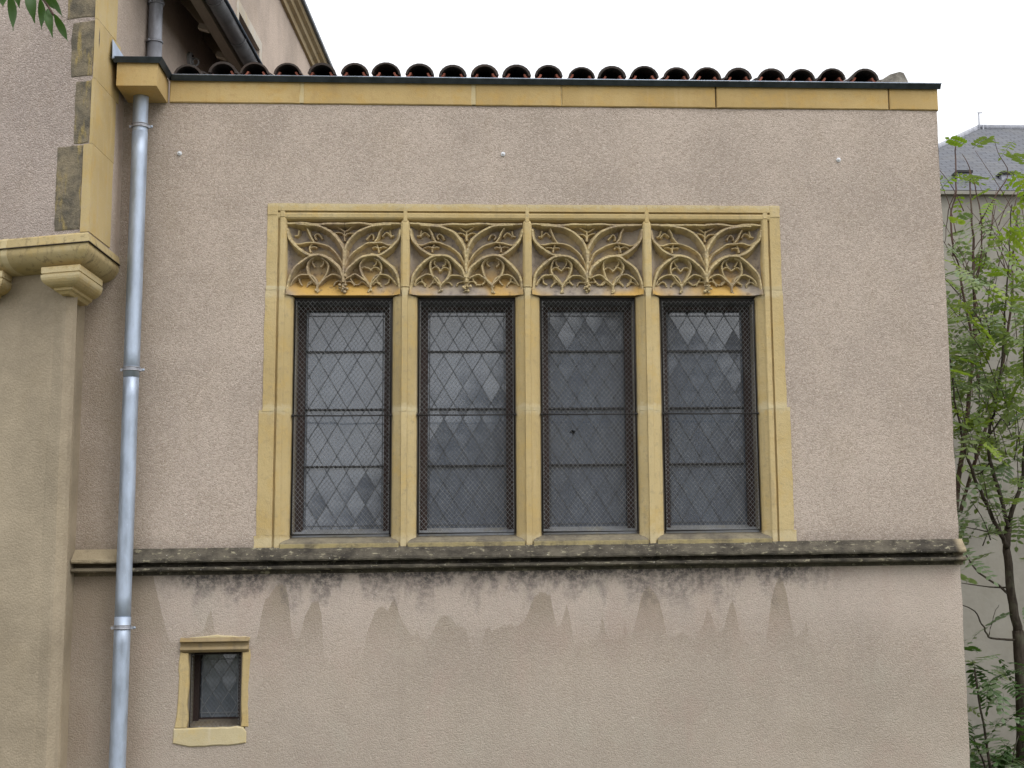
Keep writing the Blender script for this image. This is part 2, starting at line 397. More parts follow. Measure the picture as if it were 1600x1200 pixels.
M['rust'] = mat_metal('rusty_brown_frame', (0.036, 0.021, 0.018), 0.75, 0.1, 0.35)
M['white'] = mat_metal('white_plastic', (0.72, 0.74, 0.78), 0.4, 0.0, 0.05)

M['white_old'] = mat_metal('grey_painted_iron', (0.42, 0.43, 0.45), 0.6, 0.0, 0.15)
def mat_glass():
    t = NT('old_dusty_glass'); r = t.rnd(); n = t.noise(6, 4, 0.6); g = t.noise(60, 4, 0.7)
    c = t.mix(r, (0.086, 0.104, 0.138), (0.106, 0.127, 0.162))
    c = t.mix(t.math('MULTIPLY', t.ramp(g, 0.55, 0.8), 0.35), c, (0.20, 0.21, 0.22))
    m_ = t.fin(c, t.ramp(n, 0.3, 0.7, 0.06, 0.15), t.bump(t.noise(3.5, 2, 0.5), 0.10, 0.02), 0.0, 0.5)
    t.b.inputs['IOR'].default_value = 2.0
    return m_
M['glass'] = mat_glass()
def mat_dark():
    t = NT('dark_interior'); return t.fin((0.012, 0.011, 0.011), 0.9)  # darkness of the unlit room put into a near-black colour
M['dark'] = mat_dark()
def mat_tile():
    t = NT('roman_tile'); r = t.rnd(); n = t.noise(9, 5, 0.7); g = t.noise(55, 4, 0.7)
    c = t.mix(r, (0.050, 0.042, 0.039), (0.085, 0.060, 0.050))
    c = t.mix(t.ramp(n, 0.35, 0.65), c, (0.075, 0.066, 0.062))
    c = t.mix(t.math('MULTIPLY', t.ramp(g, 0.6, 0.7), 0.5), c, (0.24, 0.22, 0.18))
    return t.fin(c, 0.9, t.bump(g, 0.4, 0.01), spec=0.2)
M['tile'] = mat_tile()
def mat_tile_red():
    t = NT('red_channel_tile'); n = t.noise(14, 4, 0.6)
    return t.fin(t.mix(n, (0.30, 0.09, 0.06), (0.42, 0.16, 0.11)), 0.9, None, spec=0.2)
M['tile_red'] = mat_tile_red()
def mat_verge():
    t = NT('lichened_verge_tile'); n = t.noise(20, 5, 0.7); g = t.noise(70, 4, 0.7)
    c = t.mix(t.ramp(n, 0.35, 0.65), (0.17, 0.155, 0.135), (0.33, 0.31, 0.27))
    c = t.mix(t.math('MULTIPLY', t.ramp(g, 0.55, 0.7), 0.6), c, (0.10, 0.09, 0.075))
    return t.fin(c, 0.95, t.bump(g, 0.5, 0.01), spec=0.15)
M['verge'] = mat_verge()
def mat_wood(name, base):
    t = NT(name); n = t.noise(6, 5, 0.6, sc=(8, 1, 8))
    return t.fin(t.mix(n, tuple(k * 0.7 for k in base), tuple(k * 1.2 for k in base)), 0.85, t.bump(n, 0.2, 0.01), spec=0.2)
M['board'] = mat_wood('pale_eave_board', (0.36, 0.31, 0.25)); M['soffit'] = mat_wood('dark_soffit_wood', (0.045, 0.034, 0.028))
M['rafter'] = mat_wood('rafter_wood', (0.34, 0.27, 0.19))
def mat_leaf(name, a, b):
    t = NT(name); r = t.rnd(); n = t.noise(18, 3, 0.6)
    c = t.mix(r, a, b); c = t.mix(t.math('MULTIPLY', n, 0.5), c, tuple(k * 0.6 for k in a))
    m_ = t.fin(c, 0.5, None, spec=0.4)
    tr = t.n('ShaderNodeBsdfTranslucent'); t.l(t.mix(1.0, c, (1.1, 1.2, 0.5), 'MULTIPLY'), tr.inputs['Color'])
    mx = t.n('ShaderNodeMixShader'); mx.inputs[0].default_value = 0.35
    t.l(t.b.outputs[0], mx.inputs[1]); t.l(tr.outputs[0], mx.inputs[2]); t.l(mx.outputs[0], t.o.inputs['Surface'])
    return m_
M['leaf_lime'] = mat_leaf('young_lime_leaf', (0.22, 0.33, 0.04), (0.32, 0.40, 0.07))
M['leaf_mid'] = mat_leaf('mid_green_leaf', (0.18, 0.245, 0.085), (0.29, 0.355, 0.155))
M['leaf_grey'] = mat_leaf('grey_green_leaf', (0.16, 0.225, 0.12), (0.27, 0.34, 0.21))
M['leaf_dark'] = mat_leaf('dark_green_leaf', (0.055, 0.115, 0.030), (0.09, 0.17, 0.055))
def mat_bark(name, base):
    t = NT(name); n = t.noise(30, 5, 0.7, sc=(1, 1, 0.25)); n2 = t.noise(5, 4, 0.6)
    c = t.mix(t.ramp(n, 0.3, 0.7), tuple(k * 0.55 for k in base), tuple(k * 1.35 for k in base))
    c = t.mix(t.math('MULTIPLY', t.ramp(n2, 0.5, 0.7), 0.4), c, (0.14, 0.145, 0.10))
    return t.fin(c, 0.95, t.bump(n, 0.6, 0.01), spec=0.1)
M['bark'] = mat_bark('dark_bark', (0.055, 0.045, 0.036)); M['twig'] = mat_bark('purple_brown_twig', (0.10, 0.065, 0.055))
def mat_slate():
    t = NT('slate_roof'); b = t.n('ShaderNodeTexBrick')
    mp = t.n('ShaderNodeMapping'); t.l(t.tc.outputs['UV'], mp.inputs[0]); t.l(mp.outputs[0], b.inputs['Vector'])
    b.inputs['Scale'].default_value = 1; b.inputs['Brick Width'].default_value = 0.24; b.inputs['Row Height'].default_value = 0.13
    b.inputs['Mortar Size'].default_value = 0.012; b.inputs['Mortar Smooth'].default_value = 0.4
    b.inputs['Color1'].default_value = (0.108, 0.114, 0.135, 1); b.inputs['Color2'].default_value = (0.145, 0.152, 0.172, 1)
    b.inputs['Mortar'].default_value = (0.055, 0.058, 0.068, 1)
    n = t.noise(1.5, 4, 0.6); c = t.mix(t.math('MULTIPLY', t.ramp(n, 0.4, 0.7), 0.35), b.outputs['Color'], (0.17, 0.165, 0.155))
    return t.fin(c, 0.7, t.bump(b.outputs['Fac'], 0.4, -0.02), spec=0.4)
M['slate'] = mat_slate()
M['far_wall'] = mat_plaster('grey_far_render', (0.30, 0.285, 0.25), grain=30, gstr=0.15, patch=0.10, speck=0.05)
def mat_ground():
    t = NT('gravel_and_grass'); n = t.noise(0.5, 5, 0.6); g = t.noise(40, 4, 0.7)
    c = t.mix(t.ramp(g, 0.3, 0.7), (0.09, 0.083, 0.068), (0.17, 0.155, 0.13))
    c = t.mix(t.ramp(n, 0.46, 0.56), c, (0.06, 0.09, 0.03))
    return t.fin(c, 0.95, t.bump(g, 0.5, 0.02), spec=0.1)
M['ground'] = mat_ground()
M['red_roof'] = mat_stone('brown_tile_roof', (0.10, 0.065, 0.05), amt=0.3)

# ------------------------------------------------------------------ ground
g = MB(); g.add([(-120, -120, 0), (120, -120, 0), (120, 160, 0), (-120, 160, 0)], [(0, 1, 2, 3)])
tag(g.build('ground', M['ground'], fix=False), kind='structure')

# =================================================================== ANNEX
AN = thing('annex_building', 'low pinkish roughcast annex with a four-light traceried stone window and Roman tile eaves', 'building', (0.3, 0, 0))
WX0, WX1, WTOP = -2.46, 3.025, 4.83
OPEN = (-1.335, 1.925, 1.98, 4.155)                          # main window hole in the plaster
SW = (-1.80, -1.42, 0.87, 1.44)                             # small window hole
tongues = [(100,860),(236,872),(240,905),(245,924),(252,956),(260,985),(267,1007),(283,1003),(287,985),(289,950),(292,990),(308,988),(318,984),(328,950),(333,965),(336,991),(350,1010),(385,1018),(400,1002),(406,978),(412,940),(431,916),(440,911),(449,917),(452,945),(456,990),(462,1003),(467,1001),(476,965),(485,943),(494,937),(501,940),(503,972),(497,1023),(520,1040),(560,1036),(568,1020),(572,994),(583,961),(597,945),(606,954),(612,942),(617,936),(622,955),(630,972),(641,990),(648,1001),(652,980),(657,996),(666,1001),(673,994),(684,968),(695,960),(704,966),(713,976),(731,987),(736,1020),(746,1040),(750,1015),(756,995),(762,976),(768,990),(775,983),(793,976),(808,979),(818,972),(824,961),(833,932),(844,923),(852,925),(860,932),(865,958),(870,979),(878,976),(884,940),(891,965),(898,1016),(908,1003),(931,1001),(936,990),(940,954),(945,990),(960,1000),(973,994),(978,965),(983,998),(990,988),(994,972),(1000,940),(1006,924),(1012,912),(1018,920),(1025,929),(1035,954),(1043,998),(1055,992),(1067,987),(1085,1001),(1099,976),(1107,943),(1112,962),(1118,983),(1125,988),(1132,980),(1138,947),(1148,936),(1152,972),(1157,994),(1180,1020),(1194,1037),(1199,990),(1203,947),(1210,918),(1219,894),(1228,921),(1232,947),(1241,994),(1253,994),(1259,965),(1264,990),(1270,1023),(1290,1037),(1340,1045),(1420,1060),(1520,1060)]
TG = [(W(a, b).x, W(a, b).z) for a, b in tongues]
def tongue(x):
    for i in range(len(TG) - 1):
        if TG[i][0] <= x <= TG[i+1][0]:
            t = (x - TG[i][0]) / (TG[i+1][0] - TG[i][0]); return TG[i][1] * (1 - t) + TG[i+1][1] * t
    return TG[0][1] if x < TG[0][0] else TG[-1][1]
def axis(a, b, cuts, step):
    c = sorted([a, b] + [k for k in cuts if a < k < b]); out = [c[0]]
    for i in range(len(c) - 1):
        n = max(1, round((c[i+1] - c[i]) / step)); out += [c[i] + (c[i+1] - c[i]) * k / n for k in range(1, n + 1)]
    return out
def front_wall():
    xs = axis(WX0 - 0.25, WX1, [OPEN[0], OPEN[1], SW[0], SW[1]], 0.02)
    zs = axis(0.0, WTOP, [OPEN[2], OPEN[3], SW[2], SW[3]], 0.025)
    nx = len(xs); mb = MB(); st = []
    for z in zs:
        for x in xs:
            y = 0.005 * nz(x, 0, z, 0.9) + 0.002 * nz(x, 5, z, 5)
            edge = min(abs(x - WX1), 0.03)
            mb.v.append((x if edge > 0.001 else x + 0.006 * nz(x, 2, z, 6), y, z)); st.append(max(-1.5, min(0.5, z - tongue(x))))
    def hole(xm, zm): return any(h[0] < xm < h[1] and h[2] < zm < h[3] for h in (OPEN, SW))
    for k in range(len(zs) - 1):
        for i in range(nx - 1):
            if hole((xs[i] + xs[i+1]) / 2, (zs[k] + zs[k+1]) / 2): continue
            mb.f.append([k*nx+i, k*nx+i+1, (k+1)*nx+i+1, (k+1)*nx+i]); mb.m.append(0); mb.sm.append(True)
    nf = len(mb.v)
    # reveals of the two holes, and the return at the free corner
    for h in (OPEN, SW):
        x0, x1, z0, z1 = h; a = [(x0, 0.006, z0), (x1, 0.006, z0), (x1, 0.006, z1), (x0, 0.006, z1)]; b = [(x, 0.34, z) for x, y, z in a]
        mb.add(a + b, [(0,1,5,4),(1,2,6,5),(2,3,7,6),(3,0,4,7)])
    me = mb.mesh('wall', M['plaster'])
    at = me.attributes.new('stain', 'FLOAT', 'POINT'); at.data.foreach_set('value', st + [0.5] * (len(mb.v) - nf))
    return link('wall', me, AN)
front_wall()
b = MB(); b.add([(WX1, 0.0, 0), (WX1, 6, 0), (WX1, 6, WTOP + 1.5), (WX1, 0.0, WTOP)], [(0, 1, 2, 3)]); b.build('side_wall', M['plaster_side'], AN, fix=False)
b = MB(); b.box(WX0, WX1 - 0.02, 5.6, 5.9, 0, WTOP + 1.5); b.build('back_wall', M['plaster_side'], AN)
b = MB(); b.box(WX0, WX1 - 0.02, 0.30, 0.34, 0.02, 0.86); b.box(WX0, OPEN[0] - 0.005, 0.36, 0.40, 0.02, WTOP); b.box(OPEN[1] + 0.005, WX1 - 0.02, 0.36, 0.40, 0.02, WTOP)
b.box(WX0, WX1 - 0.03, 0.36, 0.40, OPEN[3] + 0.01, WTOP); b.build('dark_wall_backing', M['dark'], AN)  # added near-black backing that keeps the inside dark
b = MB(); b.box(WX0 + 0.05, WX1 - 0.05, 1.4, 1.45, 0.02, WTOP - 0.02); b.build('dark_room_backing', M['dark'], AN)  # added unseen sheet, near-black so the room behind the glass stays dark

# --- stone cornice band under the flashing
bz0, bz1 = 4.832, 4.982
cj = [-1.985, W(472, 140).x, W(740, 140).x, W(877, 140).x, W(1118, 150).x, W(1388, 155).x, 3.035]
jw = [0, 0.022, 0.024, 0.005, 0.007, 0.008, 0]
for i in range(6):
    x0 = cj[i] + jw[i] / 2; x1 = cj[i+1] - jw[i+1] / 2
    mb = MB(); slab(mb, rect(x0, x1, bz0, bz1), -0.012 - 0.003 * random.random(), 0.25, 0.006, 0.002, 0.06, seed=i)
    mb.build('cornice_stone', M['stone_band'], AN)
for i in (1, 2, 3):
    mb = MB(); slab(mb, rect(cj[i] - jw[i] * 0.62 - 0.003, cj[i] + jw[i] * 0.62 + 0.003, bz0 + 0.004, bz1 - 0.002), -0.0105 if i < 3 else -0.006, 0.2, 0.004, 0.008, 0.03, seed=i * 3.3)
    mb.build('mortar_joint', M['mortar'], AN)
mb = MB(); mb.box(-1.98, 3.02, 0.01, 0.22, bz0 + 0.003, bz1 - 0.003); mb.build('cornice_backing', M['reveal'], AN)
# flashing: folded strip with a bright lip and a face that leans back under it
def flashing(path, name='cornice_flashing'):
    mb = MB(); sweep(mb, path, [(-0.24, 5.000), (0.052, 5.004), (0.056, 5.000), (0.030, 4.970), (0.026, 4.972), (0.048, 4.996), (-0.24, 4.990)])
    return mb.build(name, M['flash'], AN)
flashing([(-1.972, 0), (1.0, 0), (3.05, 0)])
mb = MB(); mb.tube([(-1.965, -0.056, 5.003), (0.5, -0.057, 5.002), (3.052, -0.056, 5.003)], 0.0035, 6); mb.build('flashing_lip', M['zinc'], AN)

# --- console under the downpipe outlet
cx0, cx1, cy0 = -2.245, -1.999, -0.34
mb = MB(); mb.loft([[(cx0, 0.02, 4.83), (cx1, 0.02, 4.83), (cx1 - 0.002, cy0, 4.832), (cx0, cy0, 4.83)],
                    [(cx0, 0.02, 4.985), (cx1, 0.02, 4.985), (cx1, cy0 + 0.004, 4.985), (cx0, cy0 + 0.004, 4.985)]])
mb.build('console_stone', M['stone_band'], AN)
mb = MB()
sweep(mb, [(cx0, 0.02), (cx0, cy0), (cx1, cy0), (cx1, 0.0)], [(-0.2, 5.006), (0.030, 5.010), (0.034, 5.006), (0.014, 4.974), (0.010, 4.976), (0.027, 5.002), (-0.06, 4.996)])
mb.box(cx0 + 0.03, cx1 - 0.03, cy0 + 0.03, 0.1, 4.99, 5.002)
mb.build('console_cap', M['flash'], AN)

# --- roof: Roman tiles, cover tiles over channel tiles, three courses
def arc_tile(r0, r1, L, th, up=True, a0=8, a1=172, n=9):
    mb = MB(); rings = []
    for y, r in ((0.0, r0), (L, r1)):
        o = [(r * cos(radians(a0 + (a1 - a0) * k / n)), y, (1 if up else -1) * r * 0.90 * sin(radians(a0 + (a1 - a0) * k / n))) for k in range(n + 1)]
        q = [((r - th) * cos(radians(a0 + (a1 - a0) * k / n)), y, (1 if up else -1) * (r - th) * 0.90 * sin(radians(a0 + (a1 - a0) * k / n))) for k in range(n, -1, -1)]
        rings.append(o + q)
    mb.loft(rings, True, 0, False); return mb
import bmesh
def fixed(mb, name, mat):
    me = mb.mesh(name, mat); bm = bmesh.new(); bm.from_mesh(me); bmesh.ops.recalc_face_normals(bm, faces=bm.faces); bm.to_mesh(me); bm.free(); return me
cover = [fixed(arc_tile(0.094, 0.078, 0.46, 0.012 + 0.002 * k), 'roof_tile', M['tile']) for k in range(3)]
chan = fixed(arc_tile(0.062, 0.075, 0.46, 0.013, False, 14, 166, 8), 'channel_tile', M['tile_red'])
def place(name, me, parent, loc, rot=(0,0,0), sc=1):
    o = link(name, me, parent); o.location = loc; o.rotation_euler = rot
    if sc != 1: o.scale = (sc,)*3 if not isinstance(sc, tuple) else sc
    return o
SL = radians(9); pitch = 0.2095
for r in range(4):
    for k in range(23):
        x = -1.862 + k * pitch + random.uniform(-0.008, 0.008)
        if x > 2.68: break
        yy = -0.035 + r * 0.38 * cos(SL) + random.uniform(-0.01, 0.01); zz = 5.016 + r * 0.38 * sin(SL) + random.uniform(-0.004, 0.005) + r * 0.004
        if k == 0 and r == 0: zz -= 0.02
        place('roof_tile', random.choice(cover), AN, (x, yy, zz), (SL, random.uniform(-0.03, 0.03), random.uniform(-0.035, 0.035)), random.uniform(0.96, 1.03))
        place('channel_tile', chan, AN, (x + pitch / 2, yy + 0.014, zz + 0.040), (SL, 0, random.uniform(-0.02, 0.02)))
mb = MB(); L = 6.2
mb.add([(-2.0, 0.2, 5.03), (3.03, 0.2, 5.03), (3.03, L, 5.03 + (L-.2) * math.tan(SL)), (-2.0, L, 5.03 + (L-.2) * math.tan(SL)),
        (-2.0, 0.2, 5.06), (3.03, 0.2, 5.06), (3.03, L, 5.06 + (L-.2) * math.tan(SL)), (-2.0, L, 5.06 + (L-.2) * math.tan(SL))], [(0,3,2,1),(4,5,6,7),(0,1,5,4),(1,2,6,5),(2,3,7,6),(3,0,4,7)])
mb.build('roof_deck', M['soffit'], AN)
# verge tile lying against the free gable end, seen end on
mb = MB(); rg = []
for y, r, h in ((-0.02, 0.088, 0.078), (0.06, 0.094, 0.086), (0.5, 0.09, 0.085)):
    rg.append([(-1.15 * r, y, 0), (-0.9 * r, y, 0.45 * h), (-0.35 * r, y, 0.86 * h), (0.42 * r, y, 1.12 * h), (0.72 * r, y, 1.02 * h), (1.0 * r, y, 0.35 * h), (1.05 * r, y, 0)])
mb.loft(rg, True); o = mb.build('verge_tile', M['verge'], AN); o.location = (2.745, 0.0, 5.006); o.matrix_parent_inverse = Matrix.Translation(AN.location).inverted()
mb = MB(); mb.loft([[(2.58, 0.03, 5.004), (2.72, 0.03, 5.004), (2.71, 0.03, 5.062), (2.64, 0.03, 5.05)], [(2.58, 0.5, 5.1), (2.72, 0.5, 5.1), (2.71, 0.5, 5.17), (2.64, 0.5, 5.16)]]); mb.build('verge_mortar', M['verge'], AN)

# --- string course (weathered ledge), built of stones butted end to end
SP = [(-0.05, 2.003), (0.0, 2.001), (0.02, 1.985), (0.088, 1.934), (0.092, 1.922), (0.088, 1.913), (0.020, 1.912), (0.008, 1.898), (0.012, 1.886), (0.070, 1.885), (0.080, 1.879), (0.081, 1.868), (0.074, 1.861), (0.012, 1.858), (0.008, 1.838), (-0.05, 1.836)]
sj = [-2.462, -2.16, -0.50, 0.30, 1.08, 2.05, 3.046]
for i in range(6):
    x0, x1 = sj[i] + 0.0006, sj[i+1] - 0.0006
    n = max(2, int((x1 - x0) / 0.035)); mb = MB(); rings = []
    for k in range(n + 1):
        x = x0 + (x1 - x0) * k / n; e = 1.0
        rings.append([(x, -(o + (0.004 * nz(x, o * 9, z * 5, 11) + 0.005 * nz(x, 7 + i, z, 30) - (0.002 if e < 1 else 0)) * (1 if 0.01 < o else 0)), z + (0.004 * nz(x, i, 4 + o * 20, 17) if 0.01 < o < 0.2 and z > 1.9 else 0)) for o, z in SP])
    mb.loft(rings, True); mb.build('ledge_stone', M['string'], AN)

# --- traceried window stonework
LX = [(-1.182, -0.563), (-0.402, 0.217), (0.376, 0.989), (1.152, 1.771)]
MC = [-0.4825, 0.2965, 1.0705]
ZB, ZS, ZM, ZT = 2.068, 3.582, 2.852, 4.062
F = -0.006
WIDE = [(-.079,.25),(-.079,.078),(-.074,.062),(-.062,.047),(-.042,.030),(-.026,.020),(-.020,.017),(-.017,0),(.017,0),(.020,.017),(.026,.020),(.042,.030),(.062,.047),(.074,.062),(.079,.078),(.079,.25)]
NARR = [(-.031,.25),(-.031,.13),(-.031,.11),(-.030,.08),(-.030,.045),(-.029,.022),(-.024,.008),(-.014,0),(.014,0),(.024,.008),(.029,.022),(.030,.045),(.030,.08),(.031,.11),(.031,.13),(.031,.25)]
def lerp_prof(a, b, t): return [(p[0]*(1-t)+q[0]*t, p[1]*(1-t)+q[1]*t) for p, q in zip(a, b)]
def member(xc, levels, seed, mirror=1, soil=True, edge=None):
    mb = MB(); rings = []
    for z, pr in levels:
        rr = []
        for i, (px, py) in enumerate(pr):
            j = 0.0015 * nz(px * 9 + seed, z * 6, 2 + seed, 3)
            ej = 0
            if edge is not None and i in edge: ej = 0.006 * nz(seed, z, 8, 7) + 0.003 * nz(seed, z, 3, 23)
            rr.append((xc + mirror * (px + j + ej), F + py + (j if py < 0.2 else 0), z))
        rings.append(rr)
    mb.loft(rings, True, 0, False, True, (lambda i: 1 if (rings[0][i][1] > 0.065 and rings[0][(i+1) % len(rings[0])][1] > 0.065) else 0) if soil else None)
    return mb
def zlev(z0, z1, n, pr): return [(z0 + (z1 - z0) * k / n, pr) for k in range(n + 1)]
jg = 0.004
for i, xc in enumerate(MC):
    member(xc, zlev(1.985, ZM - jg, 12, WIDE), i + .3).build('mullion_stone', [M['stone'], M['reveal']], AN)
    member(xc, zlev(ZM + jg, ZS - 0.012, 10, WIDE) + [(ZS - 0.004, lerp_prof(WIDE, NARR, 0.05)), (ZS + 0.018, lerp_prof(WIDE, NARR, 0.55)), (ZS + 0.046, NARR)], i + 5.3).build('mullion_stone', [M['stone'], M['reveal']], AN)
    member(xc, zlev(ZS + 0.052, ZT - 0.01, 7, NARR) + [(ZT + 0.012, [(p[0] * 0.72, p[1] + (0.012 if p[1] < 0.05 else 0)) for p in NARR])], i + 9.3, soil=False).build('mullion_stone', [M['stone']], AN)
    mb = MB(); slab(mb, rect(xc - 0.013, xc + 0.013, ZT - 0.005, 4.160), F - 0.001, 0.10, 0.004, 0.002, 0.03, seed=i); mb.build('mullion_finial', M['stone'], AN)
    mb = member(xc, [(ZM - jg - 0.010, [(p[0], p[1] + 0.0006) for p in WIDE]), (ZM + jg + 0.008, [(p[0], p[1] + 0.0006) for p in WIDE])], i + 2); mb.v = [(x, y - 0.0022, z + 0.004 * nz(x, z, i, 40)) for x, y, z in mb.v]
    mb.build('mortar_joint', M['mortar'], AN)
# jambs (profile written for the left one, x from the opening edge outwards is negative)
JW = [(0,.25),(0,.078),(-.005,.062),(-.016,.046),(-.036,.028),(-.049,.016),(-.055,.006),(-.060,.002),(-.086,.002),(-.090,.006),(-.092,.022),(-.101,.022),(-.103,.002),(-.175,.002),(-.175,.25)]
JN = [(-.043,.25),(-.043,.13),(-.043,.10),(-.043,.07),(-.045,.040),(-.049,.020),(-.055,.008),(-.062,.002),(-.084,.002),(-.090,.006),(-.092,.022),(-.101,.022),(-.103,.002),(-.170,.002),(-.170,.25)]
for s, xe in ((1, -1.182), (-1, 1.771)):
    wid = [(p[0] - (0.012 if k >= 13 else 0), p[1]) for k, p in enumerate(JW)]
    mid = JW
    lo = [(p[0] - (0.022 if k >= 13 else 0), p[1]) for k, p in enumerate(JW)]
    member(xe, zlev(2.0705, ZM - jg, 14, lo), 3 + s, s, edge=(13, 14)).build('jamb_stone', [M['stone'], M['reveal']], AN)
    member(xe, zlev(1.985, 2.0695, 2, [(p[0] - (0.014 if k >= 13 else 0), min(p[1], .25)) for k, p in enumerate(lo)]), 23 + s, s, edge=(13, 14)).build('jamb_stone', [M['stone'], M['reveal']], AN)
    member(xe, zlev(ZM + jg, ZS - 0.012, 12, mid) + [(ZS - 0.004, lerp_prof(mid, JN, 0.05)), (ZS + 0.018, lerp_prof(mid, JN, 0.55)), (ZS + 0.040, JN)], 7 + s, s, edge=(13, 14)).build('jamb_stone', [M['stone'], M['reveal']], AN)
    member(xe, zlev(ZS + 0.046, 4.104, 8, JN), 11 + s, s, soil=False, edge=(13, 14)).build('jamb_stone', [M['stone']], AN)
    for zj, pr in ((ZM, mid), (ZS + 0.043, JN)):
        mb = member(xe, [(zj - jg - 0.009, pr), (zj + jg + 0.007, pr)], 2 + zj, s, soil=False); mb.v = [(x, y - 0.0016, z + 0.004 * nz(x, z, zj, 40)) for x, y, z in mb.v]
        mb.build('mortar_joint', M['mortar'], AN)
# lintel stones: flat band, sunk groove, roll, then a hollow running back over the tracery
LP = [(0.25, 4.172), (0.0, 4.172), (0.0, 4.126), (0.020, 4.125), (0.020, 4.114), (0.003, 4.112), (0.0, 4.106), (0.002, 4.084), (0.010, 4.074), (0.036, 4.066), (0.060, 4.060), (0.085, 4.054), (0.25, 4.054)]
lj = [-1.3535, -0.4825, 0.2965, 1.0705, 1.945]
for i in range(4):
    x0, x1 = lj[i] + 0.002, lj[i+1] - 0.002; n = 20; mb = MB(); rings = []
    for k in range(n + 1):
        x = x0 + (x1 - x0) * k / n
        rings.append([(x, F + y + 0.0015 * nz(x, z, i, 9), z + (0.005 * nz(x, 1, i, 6) + 0.003 * nz(x, 4, i, 25) if z > 4.16 else 0)) for y, z in LP])
    mb.loft(rings, True); mb.build('lintel_stone', M['stone'], AN)
for s, x0, x1 in ((1, -1.352, -1.288), (-1, 1.876, 1.942)):      # flat corner blocks that stop the lintel groove
    mb = MB(); slab(mb, rect(x0, x1, 4.095, 4.168), F - 0.0025, 0.1, 0.004, 0.003, 0.03, seed=s); mb.build('corner_stone', M['stone'], AN)
    mb = MB(); slab(mb, rect(xe_ := (-1.272 if s == 1 else 1.830), xe_ + 0.030, 4.085, 4.124), F - 0.002, 0.08, 0.004, 0.002, 0.03, seed=s + 3); mb.build('roll_stop', M['stone'], AN)
# sills
for i, (xl, xr) in enumerate(LX):
    mb = MB(); n = 18; rings = []
    for k in range(n + 1):
        t = k / n; xb = xl + (xr - xl) * t; xf = xl - 0.052 + (xr - xl + 0.104) * t; e = 0.002 * nz(xb, i, 3, 22)
        rings.append([(xb, 0.26, 2.085), (xb, 0.10, 2.066 + e), (xb, 0.078, 2.060 + e), (xf * 0.7 + xb * 0.3, 0.02, 2.038 + e), (xf, -0.010 + e, 2.024), (xf, -0.013 + e, 2.014), (xf, -0.011, 1.985), (xf, 0.26, 1.985)])
    mb.loft(rings, True); mb.build('sill_stone', M['sill'], AN)
mb = MB(); mb.box(-1.36, 1.95, 0.262, 0.34, 1.985, 2.06); mb.build('sill_backing', M['reveal'], AN)

# --- tracery
def rib(mb, pts, hw, yf, yb, top=0.36, n=8):
    P = crspline([(p[0], p[1], 0) for p in pts], n); rings = []
    for i, p in enumerate(P):
        d = (P[min(i+1, len(P)-1)] - P[max(i-1, 0)]).normalized(); q = Vector((-d.y, d.x, 0))
        w = hw * (1 + 0.16 * nz(p.x, p.y, 1, 25) + 0.22 * nz(p.x, p.y, 2, 70)); f = yf + 0.004 * nz(p.x, p.y, 5, 30) + 0.004 * nz(p.x, p.y, 8, 75) + 0.006 * max(0, nz(p.x, p.y, 11, 12))
        rings.append([((p + q * a * w).x, y, (p + q * a * w).y) for a, y in ((-2.3, yb), (-1.0, f + 0.42 * (yb - f)), (-0.85, f + 0.25 * (yb - f)), (-top, f), (top, f), (0.85, f + 0.25 * (yb - f)), (1.0, f + 0.42 * (yb - f)), (2.3, yb))])
    mb.loft(rings, True, 0, False, False)
# one side of the pattern in zoomed picture units (centre line at x = 0, one unit = 1/6.957 picture pixel)
UN = 1 / 6.957 / 249.0
def tp(x, y): return (x * UN, 3.576 + (1047 - y) * UN * 1.055)
MAIN = [
 [(10,845),(40,760),(105,690),(185,633),(275,610),(355,622),(425,672),(505,742),(558,825),(583,920),(590,1040)],
 [(275,610),(375,602),(465,552),(535,490),(580,425),(597,330)],
 [(0,276),(150,270),(300,280),(450,270),(597,274)],
 [(0,900),(0,800),(0,690),(6,610),(16,540),(62,445),(132,372),(215,322),(295,297),(400,286),(500,282)],
]
SEC = [
 [(12,720),(40,650),(85,580),(165,515),(245,480),(315,466),(395,470),(470,490),(540,480)],
 [(315,466),(350,415),(372,360),(400,310)],
 [(275,925),(215,855),(178,790),(167,715),(195,660),(245,632)],
 [(275,925),(340,850),(378,790),(388,715),(365,660),(310,632)],
 [(12,860),(60,826),(120,812),(165,826),(205,858),(250,900),(280,940)],
 [(275,930),(305,860),(350,822),(415,808),(470,826),(520,870),(555,930)],
 [(275,905),(275,950),(275,990)],
]
CUSP = [
 [(175,755),(205,728),(240,728),(262,745),(278,762),(294,745),(316,728),(350,728),(380,755)],
 [(222,652),(222,690),(250,722)], [(340,652),(338,690),(308,722)],
 [(60,822),(78,870),(112,905),(150,915)], [(200,850),(190,890),(160,915)], [(20,890),(50,880),(90,892),(110,925)], [(150,920),(180,885),(220,888),(262,930)],
 [(340,848),(350,890),(385,918)], [(480,838),(465,885),(432,918)], [(300,915),(325,888),(365,895),(388,935)], [(430,938),(455,892),(495,888),(535,925)],
 [(345,480),(362,520),(362,565)], [(362,520),(320,508),(290,520)], [(362,520),(410,505),(455,515)],
 [(230,425),(262,385),(290,372),(310,395),(300,430)], [(395,395),(425,360),(460,362),(495,400)], [(480,330),(495,380),(530,390)],
 [(0,345),(30,330),(75,300),(110,285)], [(0,440),(0,390),(0,330)], [(0,395),(40,362),(90,362),(110,375)],
]
PX0 = [(-1.228, -0.5115), (-0.4535, 0.2675), (0.3255, 1.0415), (1.0995, 1.817)]
PCX = [W(537, 400, 0.04).x, W(728, 400, 0.04).x, W(918, 400, 0.04).x, W(1107, 400, 0.04).x]
